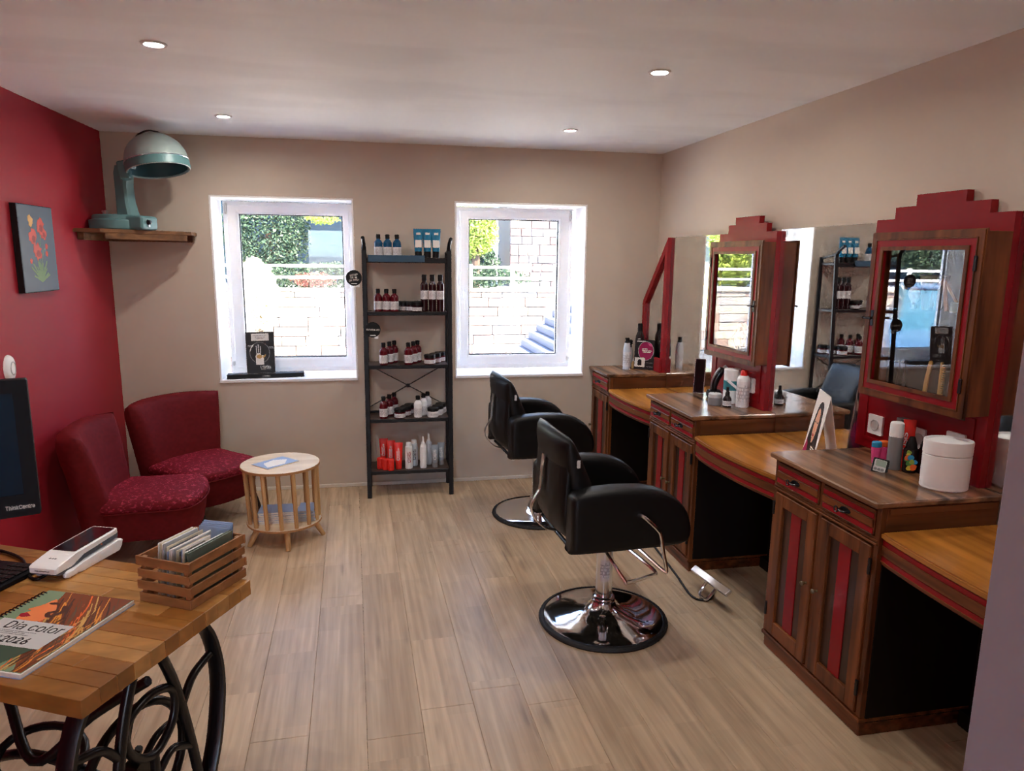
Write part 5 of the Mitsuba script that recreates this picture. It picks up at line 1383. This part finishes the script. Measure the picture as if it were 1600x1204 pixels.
part(k, 'face', prism(rrect(0.005, 0.005, 0.046, 0.051, 0.004), 0.001, 0.0), 'm_lightgrey', F, 30)
part(k, 'display', prism(sbox(0.010, 0.026, 0.045, 0.049), 0.001, 0.0006), 'm_lcd', F, False, label='grey display')
for x0 in (0.007, 0.019, 0.031):
    part(k, 'button', prism(rrect(x0, 0.010, x0 + 0.010, 0.018, 0.002), 0.002, 0.0008), 'm_grey', F, False)
for i, (x, y, bm, lab) in enumerate(((1.928, 2.200, 'm_darkglass', 'small dark bottle with floral print and black cone cap'), (1.970, 2.178, 'm_amber', 'small dark red bottle with black cone cap beside the floral one'))):
    t = bottle('nozzle_bottle', 'noz%d' % i, lab, 'bottle', x, y, z, None, [(0, 0), (0.022, 0), (0.024, 0.003), (0.0245, 0.085), (0.022, 0.090), (0, 0.090)], bm, [(0, 0.089), (0.020, 0.089), (0.018, 0.108), (0.011, 0.128), (0.009, 0.134), (0, 0.135)], 'm_black', None)
    if i == 0:
        F = frame((x - 0.012, y - 0.0218, z), (0.88, -0.48, 0), (0, 0, 1))
        rng = random.Random(8)
        for j in range(11):
            deco(t, 'flower_print', blob(rng.uniform(-0.018, 0.012), rng.uniform(0.008, 0.082), rng.uniform(0.005, 0.009), 9), ('m_lime', 'm_yellow', 'm_green', 'm_cyan', 'm_orange')[j % 5], F, 0.0015 + 0.0003 * j, 0.0003)
t = thing('styling_tube', 'orange red tube standing behind the floral bottle', 'tube')
F = frame((1.950, 2.245, z), (0.85, -0.5, 0), (0, 0, 1))
part(t, 'body', loft([np.stack([wx * np.cos(q), np.full(18, zz), wy * np.sin(q)], 1) for zz, wx, wy in ((0.03, 0.016, 0.016), (0.08, 0.019, 0.012), (0.14, 0.021, 0.006), (0.188, 0.022, 0.0015))]), 'm_tube_red', F, 50)
part(t, 'cap', moved(lathe(capp(0.016, 0.0, 0.03), 18), M4(rx(-pi / 2))), 'm_tube_red', F)
write(t, 'lettering', 'OSiS', 0.016, 'm_paper', F, -0.006, 0.075, 0.0135, True, 0.065, 'l', pi / 2)
k = thing('carton', 'grey and black carton standing against the nearest red board', 'box')
part(k, 'box', cbox(1.96, 1.99, 2.285, 2.33, z, z + 0.178, 0.002), 'm_grey')
part(k, 'side_print', cbox(1.9595, 1.9905, 2.2845, 2.303, z + 0.002, z + 0.176, 0.001), 'm_ink', label='black side of the carton')
k = thing('canister', 'large white oval canister with lid on the nearest cabinet', 'canister')
Mx = at(1.915, 2.020, z, -0.25) @ np.diag([1.0, 0.82, 1, 1])
part(k, 'body', lathe([(0, 0), (0.074, 0), (0.077, 0.004), (0.0775, 0.118), (0.075, 0.120), (0, 0.120)], 48), 'm_white', Mx)
part(k, 'lid', lathe([(0, 0.1215), (0.0755, 0.1215), (0.0782, 0.124), (0.0785, 0.166), (0.077, 0.170), (0.072, 0.170), (0.068, 0.164), (0, 0.163)], 48), 'm_white', Mx)

# ---------------------------------------------------------------- wooden desk on cast iron sewing machine legs
PN = np.array([-0.599, 1.386]); UX = np.array([-0.9042, 0.4271]); VX = np.array([0.4271, 0.9042])
DL, DWD, DZ, DT = 1.16, 0.553, 0.750, 0.042
FD = M4(np.array([[UX[0], VX[0], 0], [UX[1], VX[1], 0], [0, 0, 1.0]]), (PN[0], PN[1], 0)) 
FD = frame((PN[0], PN[1], 0), (VX[0], VX[1], 0), (UX[0], UX[1], 0))      # x along the short edge, y along the long edge, z up
k = DK = thing('desk', 'wooden butcher block desk on black cast iron sewing machine legs', 'desk')
TOP = part(k, 'tabletop', moved(cbox(0.001, DWD - 0.001, 0.001, DL, DZ - DT, DZ - 0.003, 0.002), FD), 'm_honey', smooth=False)
rng = random.Random(12)
for i, c in enumerate(((176, 126, 68), (168, 116, 58), (160, 106, 50), (182, 132, 74), (150, 98, 46))):
    mat('m_stave_%d' % i, wood(srgb(*c), srgb(*[int(q * 0.84) for q in c]), 0, 34, 0.35, 0.6, 9.0 * i), 0.3, specular=0.5)
nrow = 12
sw = DWD / nrow
for i in range(nrow):
    y = -rng.uniform(0.0, 0.25)
    while y < DL:
        L = rng.uniform(0.22, 0.42)
        y0, y1 = max(y, 0), min(y + L, DL)
        if y1 - y0 > 0.01:
            part(TOP, 'stave', cbox(i * sw + 0.0002, (i + 1) * sw - 0.0002, y0 + 0.0002, y1 - 0.0002, DZ - DT + 0.0005, DZ, 0.0012), 'm_stave_%d' % rng.randrange(5), FD, False)
        y += L
# cast iron stand
def iron(name, pts, r, closed=False, flat=(1.0, 1.0)):
    return part(DK, name, tube(pts, r, 8, closed, flat), 'm_castiron', FD)


def side_frame(y):
    """one openwork end of the treadle stand, in the plane across the desk"""
    def c(pts, kk=6, closed=False):
        q = spline([(a, y, b) for a, b in pts], kk, closed)
        return q
    g = [tube(c([(0.43, 0.705), (0.500, 0.60), (0.525, 0.46), (0.50, 0.30), (0.45, 0.16), (0.47, 0.05), (0.52, 0.0)]), 0.019, 8, flat=(1.3, 0.7)),
         tube(c([(0.13, 0.705), (0.06, 0.60), (0.03, 0.46), (0.06, 0.30), (0.11, 0.16), (0.09, 0.05), (0.04, 0.0)]), 0.019, 8, flat=(1.3, 0.7)),
         tube(c([(0.30, 0.705), (0.36, 0.55), (0.40, 0.38), (0.43, 0.20), (0.44, 0.12)]), 0.014, 8),
         tube(c([(0.26, 0.705), (0.20, 0.55), (0.16, 0.38), (0.13, 0.20), (0.12, 0.12)]), 0.014, 8),
         tube(c([(0.38, 0.46), (0.43, 0.52), (0.50, 0.545)]), 0.011, 8), tube(c([(0.18, 0.46), (0.13, 0.52), (0.06, 0.545)]), 0.011, 8),
         tube(c([(0.28, 0.40), (0.35, 0.45), (0.355, 0.53), (0.28, 0.56), (0.205, 0.53), (0.21, 0.45)], 6, True), 0.011, 8, True),
         tube(c([(0.12, 0.14), (0.20, 0.22), (0.28, 0.24), (0.36, 0.22), (0.44, 0.14)]), 0.013, 8),
         tube(c([(0.28, 0.24), (0.28, 0.40)]), 0.012, 8), tube(c([(0.15, 0.33), (0.22, 0.37), (0.28, 0.34), (0.34, 0.37), (0.41, 0.33)]), 0.010, 8),
         cbox(0.10, 0.46, y - 0.022, y + 0.022, 0.690, 0.708, 0.003), cbox(0.01, 0.07, y - 0.02, y + 0.02, 0, 0.014, 0.004), cbox(0.49, 0.55, y - 0.02, y + 0.02, 0, 0.014, 0.004)]
    return join(*g)


part(DK, 'iron_side', side_frame(0.105), 'm_castiron', FD, 50, label='openwork black cast iron end of the stand')
part(DK, 'iron_side', side_frame(0.98), 'm_castiron', FD, 50)
wr = [tube([(0.36 + 0.0, 0.185, 0.0)] * 0 + [(0.28 + 0.165 * math.cos(t), 0.165, 0.34 + 0.165 * math.sin(t)) for t in np.arange(40) * 2 * pi / 40], 0.012, 8, True)]
for j in range(5):
    t = 2 * pi * j / 5 + 0.3
    wr.append(tube(spline([(0.28 + 0.02 * math.cos(t), 0.165, 0.34 + 0.02 * math.sin(t)), (0.28 + 0.09 * math.cos(t + 0.25), 0.165, 0.34 + 0.09 * math.sin(t + 0.25)), (0.28 + 0.16 * math.cos(t), 0.165, 0.34 + 0.16 * math.sin(t))], 5), 0.009, 8))
wr.append(moved(lathe([(0, -0.02), (0.028, -0.02), (0.028, 0.02), (0, 0.02)], 16), M4(rx(pi / 2), (0.28, 0.165, 0.34))))
part(DK, 'drive_wheel', join(*wr), 'm_castiron', FD, 50, label='black spoked treadle drive wheel')
part(DK, 'pitman_rod', tube([(0.33, 0.20, 0.36), (0.31, 0.30, 0.12)], 0.010, 8), 'm_castiron', FD)
tg = [cbox(0.10, 0.46, 0.24, 0.60, 0.095, 0.105, 0.002)]
grid = [cbox(0.10, 0.46, 0.24 + 0.036 * j, 0.252 + 0.036 * j, 0.090, 0.110, 0.002) for j in range(11)] + [cbox(0.10 + 0.058 * j, 0.112 + 0.058 * j, 0.24, 0.612, 0.090, 0.110, 0.002) for j in range(7)]
part(DK, 'treadle', join(*grid), 'm_castiron', FD, False, label='black iron foot treadle grid')
part(DK, 'cross_stay', join(tube(spline([(0.28, 0.105, 0.60), (0.25, 0.25, 0.50), (0.22, 0.42, 0.36), (0.30, 0.60, 0.50), (0.28, 0.74, 0.60)], 6), 0.013, 8), tube(spline([(0.28, 0.105, 0.20), (0.27, 0.25, 0.30), (0.24, 0.42, 0.36), (0.26, 0.60, 0.30), (0.28, 0.74, 0.20)], 6), 0.013, 8),
                                tube([(0.24 + 0.075 * math.cos(t), 0.42 + 0.12 * math.sin(t), 0.36 + 0.03 * math.cos(t)) for t in np.arange(24) * 2 * pi / 24], 0.011, 8, True)), 'm_castiron', FD, 50)

def on_desk(x, y, z=0.0, a=0.0):
    """frame on the desk top at world (x, y)"""
    return at(x, y, DZ + 0.0003 + z, a)


# spiral bound hair colour book
k = thing('colour_book', 'spiral bound hair colour book with an auburn haired woman on the wooden desk', 'book')
bk0 = np.array([-0.986, 1.579]); bxd = np.array([0.2363, -0.0951]); bxd /= np.linalg.norm(bxd); byd = np.array([-bxd[1], bxd[0]])
FB = frame((bk0[0], bk0[1], DZ + 0.0003), (*bxd, 0), (*byd, 0))
BW, BH = 0.256, 0.330
part(k, 'pages', moved(cbox(0.012, BW, 0, BH, 0.0012, 0.0108, 0.0008), FB), 'm_paper', smooth=False)
part(k, 'back_cover', moved(cbox(0.010, BW + 0.001, -0.001, BH + 0.001, 0, 0.0012, 0.0004), FB), 'm_paper_blue', smooth=False)
CV = part(k, 'cover', moved(cbox(0.006, BW - 0.002, 0.004, BH - 0.001, 0.0109, 0.0118, 0.0003), FB), 'm_cover_green', smooth=False, label='printed cover')
FCV = FB @ M4(None, (0, 0, 0.0118))
area = sbox(0.007, 0.005, BW - 0.003, BH - 0.002)
def cov(name, poly, m, lvl):
    q_ = poly.intersection(area)
    return deco(CV, name, q_, m, FCV, 0.00005 + 0.0001 * lvl, 0.0001)


cov('hair_print', Polygon(spline([(0.055, 0.335), (0.075, 0.275), (0.068, 0.235), (0.085, 0.195), (0.10, 0.165), (0.16, 0.10), (0.215, 0.03), (0.262, 0.0), (0.262, 0.335)], 5)), 'm_hair_auburn', 1)
rng = random.Random(31)
for j in range(104):
    x0 = 0.085 + 0.015 * (j % 13) + rng.uniform(-0.008, 0.008)
    y0 = 0.330 - 0.026 * (j // 13) - rng.uniform(0, 0.03)
    ln = [(x0, y0), (x0 + 0.030, y0 - 0.05 + rng.uniform(-.01, .01)), (x0 + 0.050, y0 - 0.10 + rng.uniform(-.02, .02)), (x0 + 0.045, y0 - 0.16 + rng.uniform(-.02, .02))]
    cov('hair_strand', LineString(spline(ln, 5)).buffer(rng.uniform(0.0007, 0.0022)), ('m_hair_gold', 'm_hair_brown', 'm_brown', 'm_hair_auburn', 'm_orange', 'm_timber_tan', 'm_hair_brown')[j % 7], 2 + j % 4)
cov('face_print', Polygon(spline([(0.066, 0.290), (0.058, 0.262), (0.045, 0.243), (0.040, 0.232), (0.052, 0.228), (0.046, 0.216), (0.050, 0.205), (0.046, 0.196), (0.060, 0.180), (0.095, 0.176), (0.118, 0.20), (0.112, 0.238), (0.088, 0.268)], 4, True)), 'm_cover_orange', 7)
cov('lips_print', Polygon([(0.040, 0.212), (0.052, 0.219), (0.074, 0.206), (0.056, 0.197), (0.044, 0.202)]), 'm_darkred', 8)
cov('eye_print', Polygon(spline([(0.066, 0.268), (0.078, 0.276), (0.094, 0.270), (0.080, 0.264)], 4, True)), 'm_hair_brown', 8)
cov('curl_print', LineString(spline([(0.118, 0.262), (0.132, 0.236), (0.118, 0.214), (0.104, 0.226), (0.116, 0.238)], 5)).buffer(0.006), 'm_hair_brown', 8)
cov('corner_print', Polygon([(0, 0), (0.12, 0), (0.12, 0.03), (0.05, 0.085), (0, 0.085)]), 'm_cover_orange', 9)
cov('corner_print', Polygon([(0.07, 0), (0.17, 0), (0.205, 0.088), (0.115, 0.085), (0.085, 0.05)]), 'm_cover_dark', 10)
cov('title_panel', sbox(0.02, 0.085, 0.215, 0.186), 'm_lightgrey', 11)
write(CV, 'title', 'Dia color', 0.030, 'm_ink', FCV, 0.055, 0.148, 0.0013, False, 0.150)
for yy, x1 in ((0.139, 0.155), (0.133, 0.13), (0.127, 0.145)):
    cov('text_line', sbox(0.055, yy, x1, yy + 0.0025), 'm_grey', 13)
write(CV, 'year', '2026', 0.023, 'm_ink', FCV, 0.097, 0.096, 0.0013, True, 0.070)
write(CV, 'subtitle', 'SALON', 0.009, 'm_ink', FCV, 0.055, 0.110, 0.0013, False, 0.036)
write(CV, 'subtitle', 'COLOR', 0.009, 'm_ink', FCV, 0.055, 0.097, 0.0013, False, 0.036)
for j in range(30):
    yy = 0.012 + 0.0104 * j
    part(k, 'spiral_loop', tube([(0.006 + 0.0095 * math.cos(t), yy, 0.0075 + 0.0068 * math.sin(t)) for t in np.arange(10) * 2 * pi / 10], 0.0016, 5, True), 'm_iron', FB)

# wooden crate of cards
k = thing('card_crate', 'small slatted wooden crate full of cards on the desk corner', 'crate')
cr0 = np.array([-0.618, 1.808]); ex = np.array([0.138, -0.076]); ex /= np.linalg.norm(ex); ey = np.array([-ex[1], ex[0]])
FK = frame((cr0[0], cr0[1], DZ + 0.0004), (*ex, 0), (*ey, 0))
CW, CL, CH = 0.160, 0.208, 0.122
for j, (z0, z1) in enumerate(((0.0, 0.024), (0.033, 0.057), (0.066, 0.088), (0.097, 0.122))):
    o = 0.004 * (j % 2)
    part(k, 'slat', cbox(-o, CW + o, 0, 0.005, z0, z1, 0.001), 'm_crate', FK, False)
    part(k, 'slat', cbox(-o, CW + o, CL - 0.005, CL, z0, z1, 0.001), 'm_crate', FK, False)
    part(k, 'slat', cbox(0, 0.005, 0.005 - o, CL - 0.005 + o, z0, z1, 0.001), 'm_crate', FK, False)
    part(k, 'slat', cbox(CW - 0.005, CW, 0.005 - o, CL - 0.005 + o, z0, z1, 0.001), 'm_crate', FK, False)
for xx_ in (0.006, CW - 0.020):
    for yy in (0.006, CL - 0.020):
        part(k, 'corner_post', cbox(xx_, xx_ + 0.014, yy, yy + 0.014, 0.001, 0.118, 0.001), 'm_crate', FK, False)
part(k, 'bottom_board', cbox(0.005, CW - 0.005, 0.005, CL - 0.005, 0.002, 0.006, 0.001), 'm_crate', FK, False)
rng = random.Random(17)
COLS = ('m_paper', 'm_paper_cream', 'm_paper', 'm_paper_grey', 'm_paper_cream', 'm_paper_blue')
for i in range(18):
    x = 0.030 + 0.0058 * i
    big = i < 4
    dark = i >= 16
    h = 0.150 if big else (0.136 + rng.uniform(-.006, .008)) if not dark else 0.140
    y0, y1 = (0.030, 0.150) if big else (0.03 + rng.uniform(-.006, .01), 0.155 + rng.uniform(-.02, .02)) if not dark else (0.022, 0.184)
    WORDS = 'fifth sixth seventh eighth ninth tenth eleventh twelfth thirteenth fourteenth fifteenth sixteenth'.split()
    nm = 'dark green grey folder card at the right of the wooden crate' if dark else ('tall printed white card, number %s from the left in the wooden crate' % ('one', 'two', 'three', 'four')[i] if big else 'small card in the wooden crate, %s of its row from the left' % WORDS[i - 4])
    t = thing('filed_card', nm, 'card', 'cards filed in the wooden crate')
    labels[t]['label'] = nm if not (dark and i == 17) else 'outermost dark folder card against the right slats of the crate'
    tl = M4(ry(0.09 + rng.uniform(-0.012, 0.012)), (x, 0, 0.0075))
    part(t, 'sheet', cbox(-0.0012, 0.0012, y0, y1, 0, h - 0.008, 0.0004), 'm_paper_green' if dark else COLS[i % 6], FK @ tl, False)
    if i % 2 == 0 and not dark:
        part(t, 'print', cbox(0.0012, 0.0015, y0 + 0.008, y1 - 0.02, h - 0.026, h - 0.014, 0.0001), 'm_grey', FK @ tl, False)
for i in range(4):
    single('filed_card', moved(cbox(-0.045, 0.045, -0.0012, 0.0012, 0, 0.136 + 0.003 * i, 0.0004), FK @ M4(rz(0.1) @ rx(-0.12), (0.085, 0.165 + 0.006 * i, 0.0075))), 'm_paper_blue', 'bluish card at the back of the wooden crate, %s' % ('nearest the small cards', 'second of four', 'third of four', 'rearmost')[i], 'card', None, 'cards filed in the wooden crate', False)

# payment terminal on its cradle
k = thing('card_terminal', 'white and grey card payment terminal in its cradle on the desk', 'payment terminal')
ta = math.atan2(0.94, 0.335) - pi / 2
FT = at(-0.898, 1.972, DZ + 0.0004, ta) @ np.diag([1.0, 1.0, 0.66, 1.0])       # x to the right, y away along the terminal
def prof_x(pts, x0, x1, c=0.006):
    """a side outline (y, z) given a width, its flanks rounded"""
    p = Polygon(pts)
    rings = []
    P_ = np.asarray(pts, float); cc = P_.mean(0)
    for xx_, s in ((x0, 0.90), (x0 + c * 0.4, 0.97), (x0 + c, 1.0), (x1 - c, 1.0), (x1 - c * 0.4, 0.97), (x1, 0.90)):
        q_ = cc + (P_ - cc) * s
        rings.append(np.column_stack([np.full(len(q_), xx_), q_]))
    return loft(rings)


part(k, 'cradle', join(prof_x([(0.018, 0.022), (0.030, 0.030), (0.07, 0.040), (0.15, 0.046), (0.222, 0.050), (0.232, 0.040), (0.226, 0.018), (0.215, 0.0), (0.06, 0.0), (0.05, 0.004), (0.045, 0.012)], -0.052, 0.052),
                       *[moved(rbox(-0.011, 0.011, 0.010, 0.055, 0.0, 0.034, 0.010), M4(None, (xx_, 0, 0))) for xx_ in (-0.041, 0.041)]), 'm_white', FT, 40)
part(k, 'body', prof_x([(-0.012, 0.030), (-0.012, 0.036), (0.035, 0.040), (0.085, 0.066), (0.222, 0.078), (0.222, 0.060), (0.09, 0.050), (0.05, 0.028), (0.0, 0.024)], -0.043, 0.043, 0.004), 'm_terminal_grey', FT, 30, label='dark grey middle body')
part(k, 'top_shell', prof_x([(-0.016, 0.038), (-0.017, 0.060), (-0.010, 0.068), (0.055, 0.088), (0.222, 0.098), (0.224, 0.080), (0.088, 0.068), (0.040, 0.042), (0.034, 0.039)], -0.0435, 0.0435, 0.006), 'm_white', FT, 30)
a0, a1 = np.array([0.060, 0.0894]), np.array([0.217, 0.0986])
part(k, 'screen', prism(rrect(-0.036, 0.0, 0.036, float(np.linalg.norm(a1 - a0)), 0.004), 0.0012, 0.0), 'm_dark_glass_screen', FT @ frame((0, a0[0], a0[1]), (1, 0, 0), (0, *(a1 - a0))), False, label='dark glossy screen')
part(k, 'slot', cbox(-0.022, 0.022, -0.0178, -0.0165, 0.047, 0.051, 0.0004), 'm_grey', FT, False)
part(k, 'mark', prism(unary_union([ellipse(-0.008 + 0.008 * j, 0, 0.003, 0.003) for j in range(3)]), 0.0006), 'm_grey', FT @ frame((0, 0.022, 0.0785), (1, 0, 0), (0, 0.065, 0.020)), False)
part(k, 'light', moved(lathe([(0, 0.002), (0.002, 0.0015), (0.0025, 0), (0, 0)], 10), M4(ry(pi / 2), (0.0434, 0.150, 0.0665))), 'm_orange', FT, label='small orange indicator')
single('terminal_cable', tube(spline([(-0.905, 1.985, DZ + 0.012), (-0.925, 1.97, DZ + 0.006), (-0.955, 1.995, DZ + 0.0055), (-0.99, 2.06, DZ + 0.006), (-1.03, 2.12, DZ + 0.006), (-1.10, 2.18, DZ + 0.006), (-1.20, 2.235, DZ + 0.006)], 8), 0.0042, 7), 'm_black', 'black cable running from the payment terminal across the desk', 'cable')

# monitor and keyboard at the left edge
k = thing('monitor', 'dark computer monitor at the left edge, standing on the wooden desk', 'monitor')
mo = np.array([-0.925, 2.035]); md = np.array([math.cos(0.36), math.sin(0.36)])
MW, z0, z1 = 0.50, 0.918, 1.292
FM = frame((*(mo - md * MW), z0), (*md, 0), (0.0, 0.02, 1))
MH = z1 - z0
part(k, 'case', join(moved(rbox(0, MW, 0, MH, -0.034, 0.0, 0.006), FM)), 'm_bezel', smooth=30)
part(k, 'bezel', prism(rrect(0.001, 0.001, MW - 0.001, MH - 0.001, 0.004).difference(sbox(0.030, 0.062, MW - 0.034, MH - 0.036)), 0.004, -0.0005), 'm_bezel', FM, False)
part(k, 'screen', prism(sbox(0.028, 0.060, MW - 0.032, MH - 0.034), 0.001, 0.0004), 'm_screen', FM, False, label='dark blue switched off screen')
write(k, 'lettering', 'ThinkCentre', 0.011, 'm_lightgrey', FM, MW - 0.012, 0.022, 0.0038, True, 0.066, 'r')
part(k, 'stand', join(moved(bar((MW / 2, 0.17, -0.03), (MW / 2, -(z0 - DZ) + 0.012, -0.27), 0.06, 0.025, (0, 0, 1)), FM), moved(cbox(MW / 2 - 0.11, MW / 2 + 0.11, -(z0 - DZ) + 0.003, -(z0 - DZ) + 0.014, -0.34, -0.205, 0.004), FM)), 'm_bezel')
k = thing('keyboard', 'black computer keyboard on the desk at the left edge', 'keyboard')
kd = np.array([-0.93, 0.36]); kd /= np.linalg.norm(kd)
FKb = frame((-1.062 + 0.43 * kd[0] + 0.065, 1.905 + 0.43 * kd[1] + 0.012, DZ + 0.0004), (-kd[0], -kd[1], 0), (kd[1] * -1 * -1, -kd[0], 0))
part(k, 'base', moved(cbox(0, 0.44, 0, 0.140, 0, 0.016, 0.004), FKb), 'm_bezel')
for r_ in range(5):
    for c_ in range(4):
        part(k, 'key', moved(cbox(0.355 + 0.0195 * c_, 0.372 + 0.0195 * c_, 0.016 + 0.022 * r_, 0.035 + 0.022 * r_, 0.0155, 0.021, 0.0015), FKb), 'm_black', smooth=False)

# ---------------------------------------------------------------- parked car, seen mirrored in the near glazed cabinet
plain('m_carpaint', 62, 96, 132, 0.15)
mat('m_carglass', srgb(60, 104, 130), 0.05, specular=0.8)
k = thing('parked_car', 'pale blue parked car in the yard, mirrored in the nearest glazed cabinet door', 'car')
MC = at(-4.2, 8.6, GZ, 2.2)
sec = []
for y, s in ((-0.84, 0.90), (-0.80, 0.97), (-0.5, 1.0), (0.5, 1.0), (0.80, 0.97), (0.84, 0.90)):
    prof = [(-1.95, 0.35), (-1.9, 0.72), (-1.0, 0.92), (0.0, 0.94), (1.2, 0.95), (1.85, 0.90), (1.95, 0.55), (1.9, 0.28), (-1.8, 0.25)]
    sec.append([(px_ * s, y, 0.25 + (pz - 0.25) * (s if pz > 0.5 else 1)) for px_, pz in prof])
part(k, 'body', loft(sec), 'm_carpaint', MC, 30)
sec = []
for y, s in ((-0.72, 0.92), (-0.70, 1.0), (0.70, 1.0), (0.72, 0.92)):
    prof = [(-1.05, 0.90), (-0.30, 1.40), (0.1, 1.46), (0.9, 1.44), (1.5, 0.93)]
    sec.append([(0.2 + (px_ - 0.2) * s, y * (1.0 if pz < 1 else 0.85), 0.9 + (pz - 0.9) * s) for px_, pz in prof])
part(k, 'cabin_glass', loft(sec), 'm_carglass', MC, 30)
part(k, 'roof', rbox(-0.28, 0.95, -0.60, 0.60, 1.415, 1.485, 0.034), 'm_carpaint', MC, True)
for sx, sy in ((-1.25, -0.78), (-1.25, 0.78), (1.25, -0.78), (1.25, 0.78)):
    part(k, 'wheel', moved(lathe([(0, -0.09), (0.20, -0.09), (0.30, -0.08), (0.31, 0), (0.30, 0.08), (0.20, 0.09), (0, 0.09)], 24), M4(rx(pi / 2), (sx, sy, 0.311))), 'm_rubber', MC)
